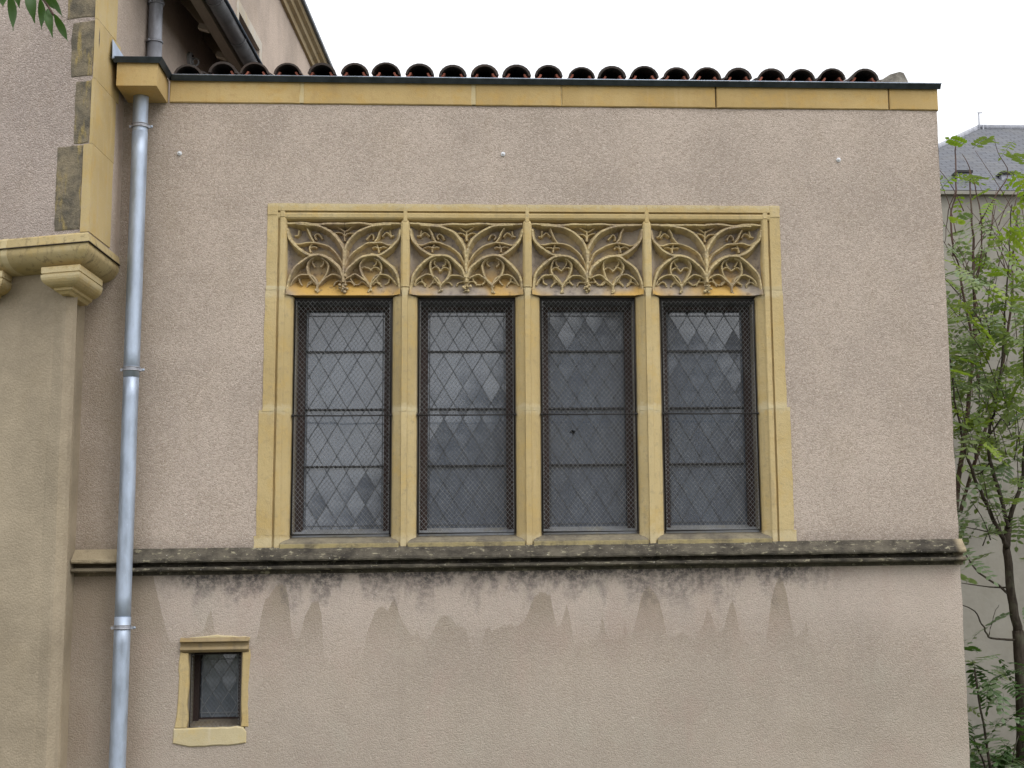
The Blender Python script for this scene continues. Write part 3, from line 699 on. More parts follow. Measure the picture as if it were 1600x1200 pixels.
for i in range(4):
    x0, x1 = PX0[i]; xc = (x0 + x1) / 2; sx = (x1 - x0) / 2 / (597 * UN)
    mb = MB(); nx, nzv = 24, 16; rows = []
    for k in range(nzv + 1):
        z = 3.583 + (4.058 - 3.583) * k / nzv; row = []
        for j in range(nx + 1):
            x = x0 + (x1 - x0) * j / nx
            dish = 0.092 + 0.006 * nz(x, z, i, 8) - (0.060 * max(0, 1 - (z - 3.583) / 0.10)) - 0.05 * max(0, 1 - min(x - x0, x1 - x) / 0.045)
            row.append((x, dish, z))
        rows.append(row)
    mb.loft(rows, False, 0, True, False)
    mb.add([(x0, 0.05, 3.583), (x1, 0.05, 3.583), (x1, 0.25, 3.583), (x0, 0.25, 3.583)], [(0, 1, 2, 3)])
    mb.add([(x0, 0.25, 3.583), (x1, 0.25, 3.583), (x1, 0.25, 4.058), (x0, 0.25, 4.058)], [(0, 1, 2, 3)])
    panel = mb.build('tracery_panel', M['trac_ground'], AN, fix=False)
    mr, ms = MB(), MB(); rs = random.Random(40 + i)
    for sgn in (1, -1):
        for L_, m_, hw, yf in ((MAIN, mr, 0.0135, 0.010), (SEC, ms, 0.0085, 0.034), (CUSP, ms, 0.0072, 0.052)):
            for li, ln in enumerate(L_):
                if L_ is MAIN and li == 3 and sgn == -1: ln = ln[2:]
                if L_ is CUSP and rs.random() < 0.14: continue        # cusps that have broken off
                p = [(xc + sgn * sx * tp(*q)[0] + rs.uniform(-.0035, .0035), tp(*q)[1] + rs.uniform(-.0035, .0035)) for q in ln]
                rib(m_, p, hw, yf, 0.112)
    mr.build('main_ribs', M['trac_rib'], panel, fix=False); ms.build('cusped_ribs', M['trac_rib'], panel, fix=False)
    mb = MB()
    for k in range(16):
        a = rs.uniform(0, 2 * pi); rr = rs.uniform(0.004, 0.030)
        mb.ball((xc + rr * cos(a), 0.030 + rs.uniform(-.008, .012), 3.632 + rr * sin(a)), rs.uniform(0.006, 0.011), 0, 7, 5, (1, 1.3, rs.uniform(.7, 1.2)))
    mb.box(xc - 0.012, xc + 0.012, 0.045, 0.1, 3.60, 3.70); mb.build('foliage_boss', M['trac_rib'], panel)
    for sgn in (1, -1):
        mb = MB(); bx_ = xc + sgn * sx * 275 * UN
        for k in range(6): mb.ball((bx_ + rs.uniform(-.012, .012), 0.040 + rs.uniform(-.006, .01), 3.611 + rs.uniform(-.010, .010)), rs.uniform(0.005, 0.009), 0, 7, 5)
        mb.build('leaf_bud', M['trac_rib'], panel)

# --- leaded lights and wire screens
def clip(poly, x0, x1, z0, z1):
    for ax, v, keep in ((0, x0, 1), (0, x1, -1), (1, z0, 1), (1, z1, -1)):
        out = []
        for i in range(len(poly)):
            a, b_ = poly[i-1], poly[i]; ia = (a[ax] - v) * keep >= 0; ib = (b_[ax] - v) * keep >= 0
            if ia != ib:
                t = (v - a[ax]) / (b_[ax] - a[ax]); out.append((a[0] + (b_[0]-a[0])*t, a[1] + (b_[1]-a[1])*t))
            if ib: out.append(b_)
        poly = out
        if not poly: return []
    return poly
def leaded(x0, x1, z0, z1, yg, dw, dh, phx, phz, bars, fw, hole=None, fz=None, lm='lead'):
    gx0, gx1, gz0, gz1 = x0 + fw, x1 - fw, z0 + fw * 0.5, z1 - (fz or fw)
    fr = MB()
    fr.box(x0, gx0, yg - 0.05, yg + 0.02, z0, z1); fr.box(gx1, x1, yg - 0.05, yg + 0.02, z0, z1)
    fr.box(gx0, gx1, yg - 0.05, yg + 0.02, gz1, z1); fr.box(gx0, gx1, yg - 0.02, yg + 0.02, z0, gz0)
    win = fr.build('leaded_window', M['rust'], AN)
    lead = MB(); R_ = random.Random(int(x0 * 1000))
    u0 = int((gx0 - phx) / dw) - 12; 
    for a in range(-40, 40):
        for b_ in range(-40, 40):
            cx = phx + (a + b_) * dw / 2; cz = phz + (a - b_) * dh / 2
            if not (gx0 - dw < cx < gx1 + dw and gz0 - dh < cz < gz1 + dh): continue
            poly = clip([(cx - dw/2 + .0015, cz), (cx, cz - dh/2 + .0025), (cx + dw/2 - .0015, cz), (cx, cz + dh/2 - .0025)], gx0 + .002, gx1 - .002, gz0 + .002, gz1 - .002)
            if len(poly) < 3: continue
            ar = abs(sum(poly[i-1][0]*poly[i][1] - poly[i][0]*poly[i-1][1] for i in range(len(poly)))) / 2
            if ar < 0.0004: continue
            mx = sum(p[0] for p in poly) / len(poly); mz = sum(p[1] for p in poly) / len(poly)
            mb = MB(); broken = hole and (abs(hole[0] - cx) / (dw/2) + abs(hole[1] - cz) / (dh/2) < 1)
            if broken:
                k = 18; ol = []
                for i in range(k):
                    t = i / k * len(poly); q = int(t); f_ = t - q; A = poly[q]; B = poly[(q+1) % len(poly)]
                    ol.append((A[0]+(B[0]-A[0])*f_ - mx, A[1]+(B[1]-A[1])*f_ - mz))
                il = [(p[0] * 0.0 + (hole[0] - mx) + 0.024 * R_.uniform(.35, 1.1) * cos(math.atan2(p[1] - (hole[1]-mz), p[0] - (hole[0]-mx))), (hole[1] - mz) + 0.020 * R_.uniform(.3, 1.1) * sin(math.atan2(p[1] - (hole[1]-mz), p[0] - (hole[0]-mx)))) for p in ol]
                mb.loft([[(p[0], 0.0, p[1]) for p in ol], [(p[0], 0.0, p[1]) for p in il], [(p[0], 0.003, p[1]) for p in il], [(p[0], 0.003, p[1]) for p in ol]], False)
            else:
                n = len(poly); mb.loft([[(p[0]-mx, 0.003, p[1]-mz) for p in poly], [(p[0]-mx, 0.0, p[1]-mz) for p in poly]], True)
            o = mb.build('glass_pane', M['glass'], win)
            o.location = (mx, yg, mz); o.rotation_euler = (R_.gauss(0, 0.006), 0, R_.gauss(0, 0.009))
            if broken: o['label'] = 'leaded glass pane with a jagged black hole'
    # lead cames along both diagonals
    for sg in (1, -1):
        for k in range(-60, 60):
            pts = []
            c = phx + dw/2 + k * dw
            # line: x = c + sg * (z - phz) * dw/dh
            za, zb = gz0, gz1; xa = c + sg * (za - phz) * dw / dh; xb = c + sg * (zb - phz) * dw / dh
            (ax, az), (bx, bz) = (xa, za), (xb, zb)
            def cl(ax, az, bx, bz):
                lo, hi = 0.0, 1.0; dx = bx - ax
                for v, kp in ((gx0, 1), (gx1, -1)):
                    if abs(dx) < 1e-9: continue
                    t = (v - ax) / dx
                    if dx * kp > 0: lo = max(lo, t)
                    else: hi = min(hi, t)
                return lo, hi
            lo, hi = cl(ax, az, bx, bz)
            if hi - lo < 0.01: continue
            A = (ax + (bx-ax)*lo, yg - 0.001, az + (bz-az)*lo); B = (ax + (bx-ax)*hi, yg - 0.001, az + (bz-az)*hi)
            lead.bar(A, B, 0.0036, 0.005, up=(0, 0.0, 1))
    for xx in (gx0 + 0.012, gx1 - 0.012): lead.box(xx - 0.003, xx + 0.003, yg - 0.004, yg + 0.002, gz0, gz1)
    for zz in (gz0 + 0.03, gz1 - 0.03): lead.box(gx0, gx1, yg - 0.0045, yg + 0.002, zz - 0.003, zz + 0.003)
    lead.build('lead_cames', M[lm], win)
    for zb in bars:
        mb = MB(); mb.box(gx0, gx1, yg - 0.018, yg - 0.006, zb - 0.005, zb + 0.005)
        for k in range(9):
            xx = gx0 + (gx1 - gx0) * (k + .5) / 9; mb.box(xx - 0.004, xx + 0.004, yg - 0.021, yg - 0.0055, zb - 0.007, zb + 0.007)
        mb.build('saddle_bar', M['iron'], win)
    return win
def screen(x0, x1, z0, z1, ys, pit, rod, seed, w=0.0011, wm='wire'):
    fr = MB(); r = 0.0055; R_ = random.Random(seed)
    fr.tube([(x0 + .006, ys, z0 + .006), (x1 - .006, ys, z0 + .006), (x1 - .006, ys, z1 - .006), (x0 + .006, ys, z1 - .006), (x0 + .006, ys, z0 + .006)], r, 6)
    scr = fr.build('wire_screen', M['iron'], AN)
    # lacing wound round the rim
    lc = MB()
    def lace(a, b_):
        a = Vector(a); b_ = Vector(b_); n = int((b_ - a).length / 0.011); d = (b_ - a) / n; q = Vector((d.z, 0, -d.x)).normalized()
        pts = [a + d * k + q * (0.009 if k % 2 else -0.005) + Vector((0, -0.006 if k % 2 else 0.004, 0)) for k in range(n + 1)]
        lc.tube(pts, 0.0017, 4)
    lace((x0 + .010, ys, z0 + .01), (x0 + .010, ys, z1 - .01)); lace((x1 - .010, ys, z1 - .01), (x1 - .010, ys, z0 + .01)); lace((x1 - .01, ys, z0 + .010), (x0 + .01, ys, z0 + .010))
    lc.build('edge_lacing', M['wire'], scr)
    mb = MB(); X0, X1, Z0, Z1 = x0 + .012, x1 - .012, z0 + .012, z1 - .012; sl = 1.18
    for sg in (1, -1):
        c = X0 - (Z1 - Z0) / sl - 0.1
        while c < X1 + (Z1 - Z0) / sl:
            c += pit
            # x = c + sg*(z-Z0)/sl
            pts = []
            za, zb = Z0, Z1
            if sg > 0: za = max(Z0, Z0 + (X0 - c) * sl); zb = min(Z1, Z0 + (X1 - c) * sl)
            else: za = max(Z0, Z0 + (c - X1) * sl); zb = min(Z1, Z0 + (c - X0) * sl)
            if zb - za < 0.01: continue
            n = max(2, int((zb - za) / 0.12)); rr = []
            for k in range(n + 1):
                z = za + (zb - za) * k / n; x = c + sg * (z - Z0) / sl
                bow = 0.006 * nz(x * 2, seed, z * 2, 1.7) + 0.0015 * sg
                x += 0.0016 * nz(x, seed, z, 9)
                rr.append([(x - w, ys + bow + w, z), (x, ys + bow - w, z), (x + w, ys + bow + w, z)])
            mb.loft(rr, False)
    o = mb.build('wire_netting', M[wm], scr, fix=False); o['kind'] = 'stuff'
    if rod:
        mb = MB(); mb.tube([(x0 - .004, ys - .006, rod), ((x0 + x1) / 2, ys - .007, rod - .002), (x1 + .004, ys - .006, rod)], 0.0045, 6)
        mb.ball((x0 + .004, ys - .01, rod), 0.010); mb.ball((x1 - .004, ys - .01, rod), 0.010)
        mb.build('cross_rod', M['iron'], scr)
YG = 0.262
def zat(py, y): return W(720, py, y).z
bars = [zat(550, YG), zat(639.5, YG), zat(728, YG)]
for i, (xl, xr) in enumerate(LX):
    hole = None
    if i == 2: h_ = W(895, 675, YG); hole = (h_.x, h_.z)
    leaded(xl + 0.010, xr - 0.010, 2.085, 3.570, YG, 0.122, 0.206, xl + 0.08 + 0.02 * i, 2.17 + 0.03 * i, bars, 0.047, hole, 0.05)
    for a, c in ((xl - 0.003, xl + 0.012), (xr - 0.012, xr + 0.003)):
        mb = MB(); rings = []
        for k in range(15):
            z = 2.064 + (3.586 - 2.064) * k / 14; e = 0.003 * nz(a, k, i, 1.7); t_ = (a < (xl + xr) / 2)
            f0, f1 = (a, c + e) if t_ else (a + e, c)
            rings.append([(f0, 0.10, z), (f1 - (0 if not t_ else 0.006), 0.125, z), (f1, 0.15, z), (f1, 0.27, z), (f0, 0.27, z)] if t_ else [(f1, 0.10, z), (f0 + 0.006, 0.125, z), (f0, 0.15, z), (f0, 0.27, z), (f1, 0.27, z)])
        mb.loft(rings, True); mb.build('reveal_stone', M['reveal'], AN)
    mb = MB(); mb.loft([[(x_, 0.085, 2.071), (x_, 0.18, 2.092), (x_, 0.255, 2.118), (x_, 0.255, 2.06), (x_, 0.085, 2.06)] for x_ in (xl + 0.012, xr - 0.012)]); mb.build('inner_ledge', M['ledge'], AN)
    mb = MB(); mb.box(xl - 0.002, xr + 0.002, 0.10, 0.27, 3.545, 3.582); mb.build('shade_painted_head', M['iron'], AN)  # head of the opening: its shade is painted in with dark iron colour
    screen(xl + 0.001, xr - 0.001, 2.070, 3.566, 0.060, 0.029, zat(648, 0.05), 11 + i)
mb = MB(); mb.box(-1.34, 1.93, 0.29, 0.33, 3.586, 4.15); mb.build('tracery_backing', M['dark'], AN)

# --- small window low on the left
sx0, sx1, sz0, sz1 = -1.768, -1.446, 0.915, 1.372
mb = MB(); slab(mb, [(-1.838, 0.930), (sx0, 0.930), (sx0, 1.37), (-1.800, 1.372), (-1.815, 1.40), (-1.822, 1.1)], -0.006, 0.2, 0.005, 0.012, 0.04, seed=2); mb.build('jamb_stone', M['stone'], AN)
mb = MB(); slab(mb, [(sx1, 0.930), (-1.400, 0.930), (-1.408, 1.15), (-1.400, 1.39), (-1.412, 1.372), (sx1, 1.37)], -0.005, 0.2, 0.006, 0.012, 0.04, seed=5); mb.build('jamb_stone', M['stone'], AN)
mb = MB(); slab(mb, [(-1.846, 0.842), (-1.74, 0.818), (-1.52, 0.822), (-1.412, 0.836), (-1.412, 0.90), (-1.43, 0.9285), (-1.78, 0.9285), (-1.842, 0.9285)], -0.009, 0.2, 0.007, 0.008, 0.04, seed=8)
mb.build('sill_stone', M['mortar'], AN)
mb = MB(); sweep(mb, [(-1.815, -0.0), (-1.408, -0.0)], [(-0.2, 1.462), (0.012, 1.462), (0.030, 1.444), (0.032, 1.438), (0.006, 1.430), (0.004, 1.412), (0.020, 1.398), (0.022, 1.390), (0.002, 1.374), (-0.2, 1.372)])
mb.build('hood_stone', M['cornice_old'], AN)
mb = MB(); slab(mb, [(-1.815, 1.440), (-1.405, 1.440), (-1.40, 1.460), (-1.50, 1.470), (-1.60, 1.478), (-1.72, 1.466), (-1.815, 1.464)], -0.009, 0.1, 0.005, 0.008, 0.03, seed=9); mb.build('hood_mortar', M['mortar'], AN)
mb = MB()
for a, c in ((sx0, sx0 + 0.010), (sx1 - 0.010, sx1)): mb.box(a, c, 0.03, 0.27, sz0, sz1)
mb.add([(sx0 + .01, 0.03, sz0 + 0.008), (sx1 - .01, 0.03, sz0 + 0.008), (sx1 - .01, 0.2, sz0 + 0.055), (sx0 + .01, 0.2, sz0 + 0.055)], [(0, 1, 2, 3)])
mb.build('window_reveal', M['reveal'], AN)
leaded(sx0 + 0.010, sx1 - 0.010, sz0 + 0.045, sz1 + 0.02, 0.21, 0.098, 0.152, -1.602, 1.13, [], 0.032, None, 0.035, 'lead_pale')
screen(sx0 + 0.004, sx1 - 0.004, sz0 + 0.004, sz1 - 0.004, 0.040, 0.026, None, 31, 0.0006, 'iron')
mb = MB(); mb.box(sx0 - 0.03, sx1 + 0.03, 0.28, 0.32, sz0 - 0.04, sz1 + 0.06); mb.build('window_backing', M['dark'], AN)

# =================================================================== DOWNPIPES
def pipe_x(px, py, y): return W(px, py, y).x
PY = -0.125; xp = pipe_x(205, 577, PY) + 0.002
DP = thing('downpipe', 'tall bright zinc rainwater pipe running the full height of the annex beside the corner', 'downpipe', (xp, PY, 0))
zc = [zat_ for zat_ in (W(222, 197, PY).z, W(206, 577, PY).z, W(191, 980, PY).z)]
secs = [(0.02, zc[2] + 0.06, 0.0485), (zc[2] + 0.03, zc[1] - 0.02, 0.047), (zc[1] - 0.05, zc[0] - 0.04, 0.0485), (zc[0] - 0.06, 4.845, 0.047)]
for k, (za, zb, r) in enumerate(secs):
    n = 10; mb = MB()
    mb.tube([(xp + 0.0025 * nz(za + (zb - za) * q / n, k, 0, 2), PY, za + (zb - za) * q / n) for q in range(n + 1)], r, 24); mb.build('pipe_section', M['zinc'], DP)
for z in zc:
    mb = MB(); mb.tube([(xp, PY, z - 0.013), (xp, PY, z - 0.006)], 0.0545, 24); mb.tube([(xp, PY, z + 0.008), (xp, PY, z + 0.013)], 0.0535, 24)
    mb.tube([(xp, PY, z - 0.013), (xp, PY, z + 0.012)], 0.0505, 24)
    mb.bar((xp - 0.066, PY, z - 0.004), (xp - 0.045, PY, z - 0.004), 0.012, 0.016); mb.bar((xp + 0.045, PY, z - 0.004), (xp + 0.070, PY, z - 0.004), 0.012, 0.016)
    mb.bar((xp, PY, z), (xp, 0.01, z), 0.012, 0.012)
    cl_ = mb.build('pipe_clip', M['zinc_old'], DP)
    mb = MB(); mb.ball((xp + 0.072, PY - 0.004, z - 0.004), 0.009); mb.build('screw', M['zinc'], cl_)
UY = on_flank(229, 60, 0.0).y; ux = W(242, 60, UY).x
UD = thing('upper_downpipe', 'short dull grey rainwater pipe coming down onto the yellow stone console', 'downpipe', (ux, UY, 5.0))
mb = MB(); mb.tube([(ux, UY, 5.0), (ux, UY, 5.30), (ux, UY, 7.6)], 0.046, 20); mb.build('pipe_section', M['zinc_old'], UD)
mb = MB(); mb.tube([(ux, UY, 5.0), (ux, UY, W(242, 68, UY).z)], 0.049, 20); mb.build('pipe_section', M['zinc_old'], UD)
for py in (66, 6):
    z = W(242, py, UY).z; mb = MB(); mb.tube([(ux, UY, z - 0.006), (ux, UY, z + 0.008)], 0.055, 20); mb.bar((ux, UY, z), (flank_pt(UY, 0, z).x, UY, z), 0.014, 0.012); mb.ball((ux - 0.03, UY - 0.05, z), 0.010)
    mb.build('pipe_clip', M['zinc_old'], UD)

# =================================================================== WALL PINS
for (px, py), lab in zip(((281, 240), (786, 241), (1310, 250)),
        ('small white survey pin in the plaster beside the zinc downpipe', 'small white survey pin in the plaster above the middle of the large window', 'small white survey pin in the plaster above and right of the large window')):
    p = W(px, py); mb = MB()
    mb.tube([(p.x, 0.010, p.z), (p.x, -0.010, p.z)], 0.014, 14); mb.ball((p.x, -0.010, p.z), 0.010, 0, 10, 6)
    tag(mb.build('survey_pin', M['white']), lab, 'survey pin', 'white survey pins on the annex wall')

# =================================================================== MAIN BUILDING (left)
MBD = thing('main_building', 'tall pinkish building on the left with corbelled cornice and yellow quoins', 'building', (-3.2, 0.3, 0))
FD = Vector((-0.936, 0.352))                                   # along the canted front, going away to the left
lipc = Vector((-2.290, -0.668)); LZ = 3.770
upc = Vector((SX0 - 0.049 * 0.645, -0.645))                           # corner of the upper wall
def fr_pt(c, s): return (c.x + FD.x * s, c.y + FD.y * s)
fl_end = lambda c, t: (c.x + SA[0] * t, c.y + SA[1] * t)
ZTOP = 8.2
# upper wall: a solid front slab and the flank
def wall_quad(name, a, b_, z0, z1, mat, nx=60, nzv=60, parent=MBD):
    mb = MB(); rows = []
    d = Vector((b_[0] - a[0], b_[1] - a[1])); q = Vector((d.y, -d.x)).normalized()
    for k in range(nzv + 1):
        row = []
        for i in range(nx + 1):
            t = i / nx; z = z0 + (z1 - z0) * k / nzv; e = 0.004 * nz(d.length * t, z, 3, 1.5) if 0 < i < nx else 0
            row.append((a[0] + d.x * t + q.x * e, a[1] + d.y * t + q.y * e, z))
        rows.append(row)
    mb.loft(rows, False, 0, True, False); return mb.build(name, mat, parent, fix=False)
wall_quad('front_wall', fr_pt(upc, 4.5), (upc.x, upc.y), LZ, ZTOP, M['plaster_main'])
# the flank runs from the corner past the annex; a hole is left for its window
cornA, cornB = on_flank(437, 0, 0.0), on_flank(493, 102, 0.0)
FZ = on_flank(490, 100, 0.0).z
tw0 = (on_flank(371, 0) - Vector((SX0, 0, 0))).dot(Vector((SA[0], SA[1], 0))); tw1 = (on_flank(407, 63) - Vector((SX0, 0, 0))).dot(Vector((SA[0], SA[1], 0)))
zw1 = on_flank(404, 60).z
t_c = -(0.62)
U0 = (upc.x, upc.y)
def fl(t): p = flank_pt(t, 0, 0); return (p.x, p.y)
WIN = (tw0 + 0.05, tw1 - 0.06, zw1 - 1.0, zw1 - 0.10)
wall_quad('side_wall', U0, fl(WIN[0]), LZ, FZ, M['plaster_flank'], 60, 60)
wall_quad('side_wall', fl(WIN[1]), fl(14), LZ, FZ, M['plaster_flank'], 60, 30)
wall_quad('side_wall', fl(WIN[0]), fl(WIN[1]), LZ, WIN[2], M['plaster_flank'], 8, 8)
wall_quad('side_wall', fl(WIN[0]), fl(WIN[1]), WIN[3], FZ, M['plaster_flank'], 8, 8)
# window reveal, pane and pale surround on the flank
mb = MB()
for t, u, z0, z1 in ((WIN[0], WIN[0], WIN[2], WIN[3]), (WIN[1], WIN[1], WIN[2], WIN[3])):
    a, b_ = flank_pt(t, 0, z0), flank_pt(t, -0.3, z0); mb.add([a, b_, (b_.x, b_.y, z1), (a.x, a.y, z1)], [(0, 1, 2, 3)])
for z in (WIN[2], WIN[3]):
    mb.add([flank_pt(WIN[0], 0, z), flank_pt(WIN[1], 0, z), flank_pt(WIN[1], -0.3, z), flank_pt(WIN[0], -0.3, z)], [(0, 1, 2, 3)])
mb.build('window_reveal', M['plaster_flank'], MBD, fix=False)
mb = MB(); mb.bar(flank_pt(WIN[0] - 0.03, -0.27, (WIN[2] + WIN[3]) / 2), flank_pt(WIN[1] + 0.03, -0.27, (WIN[2] + WIN[3]) / 2), 0.02, WIN[3] - WIN[2] + 0.04); mb.build('window_pane', M['glass'], MBD)
sw_ = 0.10
for (ta, tb, za, zb) in ((WIN[0] - sw_, WIN[0], WIN[2], WIN[3]), (WIN[1], WIN[1] + sw_, WIN[2], WIN[3]), (WIN[0] - sw_, WIN[1] + sw_, WIN[3] + .001, WIN[3] + sw_), (WIN[0] - sw_, WIN[1] + sw_, WIN[2] - sw_, WIN[2] - .001)):
    mb = MB(); mb.bar(flank_pt(ta, 0.0, (za + zb) / 2), flank_pt(tb, 0.0, (za + zb) / 2), 0.016, zb - za); mb.build('window_surround', M['pale'], MBD)
# high eave cornice of the flank
mb = MB(); p0, p1 = fl(-0.6), fl(14)
sweep(mb, [p0, p1], [(-0.3, FZ - 0.10), (0.03, FZ - 0.10), (0.035, FZ - 0.04), (0.07, FZ - 0.02), (0.075, FZ + 0.03), (0.11, FZ + 0.05), (0.12, FZ + 0.10), (-0.3, FZ + 0.10)])
mb.build('cornice_moulding', M['cornice_old'], MBD)
mb = MB(); sweep(mb, [p0, p1], [(-0.3, FZ + 0.102), (0.15, FZ + 0.102), (0.155, FZ + 0.125), (-0.3, FZ + 0.2)]); mb.build('cornice_flashing', M['flash'], MBD)
# lower eave on the flank: soffit, rafter tails, board and gutter
OFF = 0.47
gl = on_flank(352, 0, OFF); gz = gl.z
T0, T1 = -0.15, 9.0
def off_at(px, py, z):                                         # offset from the flank where a ray meets height z
    d = ray(px, py); p = CAM_LOC + d * ((z - CAM_LOC.z) / d.z); return (p - Vector((SX0, 0, 0))).dot(Vector((SA[1], -SA[0], 0)))
o_f0, o_f1 = off_at(298, 0, gz - 0.05), off_at(315, 0, gz - 0.05)
P_ = lambda o, z: (o, z)
mb = MB(); sweep(mb, [fl(T0), fl(T1)], [(-0.02, gz + 0.40), (o_f0 + 0.01, gz + 0.02), (o_f0 + 0.01, gz + 0.05), (-0.02, gz + 0.45)]); mb.build('soffit', M['soffit'], MBD)
mb = MB(); sweep(mb, [fl(T0), fl(T1)], [(o_f0, gz - 0.055), (o_f1, gz - 0.055), (o_f1, gz + 0.10), (o_f0, gz + 0.10)]); mb.build('eave_board', M['board'], MBD)
t = 0.25
while t < T1:
    a = flank_pt(t, -0.02, gz + 0.33); c = flank_pt(t, o_f0 - 0.001, gz - 0.01); mb = MB(); mb.bar(a, c, 0.07, 0.09); mb.build('rafter', M['rafter' if abs(t - 1.2) < 5 else 'soffit'], MBD); t += 0.95
for px, py in ((317, 47), (344, 92)):
    q = on_flank(px, py, o_f0 - 0.05); tq = (q - Vector((SX0, 0, 0))).dot(Vector((SA[0], SA[1], 0)))
    mb = MB(); mb.bar(flank_pt(tq, o_f0 - 0.075, gz - 0.012), flank_pt(tq, o_f0 - 0.002, gz - 0.035), 0.06, 0.04); mb.build('lit_rafter_end', M['pale'], MBD)  # pale colour paints in the light on the tails at the open edge
gr = (OFF - o_f1 - 0.01) / 2; gc = (o_f1 + 0.005 + gr)
def gut(r, th): 
    n = 14; return [(gc + r * cos(radians(180 + 180 * k / n)), gz + r * sin(radians(180 + 180 * k / n))) for k in range(n + 1)] + [(gc + (r - th) * cos(radians(360 - 180 * k / n)), gz + (r - th) * sin(radians(360 - 180 * k / n))) for k in range(n + 1)]
tt = T0
while tt < T1:
    mb = MB(); sweep(mb, [fl(tt), fl(min(T1, tt + 0.80))], gut(gr, 0.006), smooth=True); gs = mb.build('gutter', M['gutter'], MBD)
    mb = MB(); sweep(mb, [fl(tt - 0.01), fl(tt + 0.012)], gut(gr + 0.005, 0.006)); mb.build('gutter_joint', M['gutter'], gs); tt += 0.80
mb = MB(); mb.tube([flank_pt(T0, OFF, gz + 0.004), flank_pt(T1, OFF, gz + 0.004)], 0.013, 10); mb.build('gutter_bead', M['flash'], MBD)
mb = MB(); sweep(mb, [fl(T0), fl(T1)], [(-0.02, gz + 0.62), (OFF - 0.06, gz + 0.10), (OFF - 0.06, gz + 0.13), (-0.02, gz + 0.66)]); mb.build('eave_roof', M['tile'], MBD)

FWQ = (0.055, 0.016, 0.010, 0.012)
# quoins at the corner of the upper wall: dark weathered stones set beside the painted yellow arris
def front_slab(mb, s0, s1, z0, z1, out, seed, jit=0.006):
    pts = []
    for (sa, za), (sb, zb) in zip(((s0,z0),(s1,z0),(s1,z1),(s0,z1)), ((s1,z0),(s1,z1),(s0,z1),(s0,z0))):
        n = max(1, int(math.hypot(sb - sa, zb - za) / 0.05))
        for k in range(n):
            s = sa + (sb - sa) * k / n; z = za + (zb - za) * k / n; pts.append((s + jit * nz(s, z, seed, 9), z + jit * nz(s, z, seed + 4, 9)))
    q = Vector((-FD.y, FD.x)); q = q if q.y < 0 else -q
    ring = lambda o, sc: [(upc.x + FD.x * (cs + (s - cs) * sc) + q.x * o, upc.y + FD.y * (cs + (s - cs) * sc) + q.y * o, cz + (z - cz) * sc) for s, z in pts]
    cs = (s0 + s1) / 2; cz = (z0 + z1) / 2
    mb.loft([ring(-0.05, 1), ring(out * 0.6, 1), ring(out, 0.97)], True)
def s_of(px, py):                                              # run along the canted front where a ray meets it
    d = ray(px, py); q = Vector((-FD.y, FD.x, 0)); c3 = Vector((upc.x, upc.y, 0)); p = CAM_LOC + d * ((c3 - CAM_LOC).dot(q) / d.dot(q))
    return (Vector((p.x, p.y)) - upc).dot(FD), p.z
for k, (xa, ya, xb, yb) in enumerate(((85, 360, 126, 227), (115, 224, 140, 126), (110, 121, 143, 34), (106, 29, 148, -60))):
    s1, z0 = s_of(xa, ya); s0, z1 = s_of(xb, yb); s0 = FWQ[k] + 0.004
    z0 = s_of((xa + xb) / 2, ya)[1]; z1 = s_of((xa + xb) / 2, yb)[1]
    mb = MB(); front_slab(mb, s0, s1, z0 + 0.005, z1 - 0.005, 0.005, k, 0.012); o = mb.build('quoin_stone', M['weathered'], MBD)
    if k == 0: o['label'] = 'pitted dark grey quoin with yellow flecks'
# the arris itself: one yellow block per course, wrapping both faces
zc_ = [LZ + 0.06] + [s_of(135, y)[1] for y in (225, 124, 31)] + [7.2]
dep = [0.43, 0.44, 0.50, 0.40]
for k in range(4):
    z0, z1 = zc_[k] + 0.0012, zc_[k+1] - 0.0012; fw_ = FWQ[k]
    q = Vector((-FD.y, FD.x)); q = q if q.y < 0 else -q; e = 0.006
    a = upc + FD * fw_ + q * e; n_ = Vector((SA[1], -SA[0])); c = upc + q * e + n_ * e * 0.7
    d_ = Vector(fl_end(upc, dep[k])) + n_ * e; i1 = upc + FD * fw_ - q * 0.03; i3 = Vector(fl_end(upc, dep[k])) - n_ * 0.03; i2 = upc - q * 0.04 - n_ * 0.02
    poly = [a, c, d_, i3, i2, i1]; mb = MB(); nzq = 8; rings = []
    for j in range(nzq + 1):
        z = z0 + (z1 - z0) * j / nzq; w = 0.012 * nz(k, z, 5, 7)
        rings.append([(p.x + (SA[0] * w if idx in (2, 3) else 0), p.y + (SA[1] * w if idx in (2, 3) else 0), z) for idx, p in enumerate(poly)])
    mb.loft(rings, True); mb.build('quoin_stone', M['quoin'], MBD)

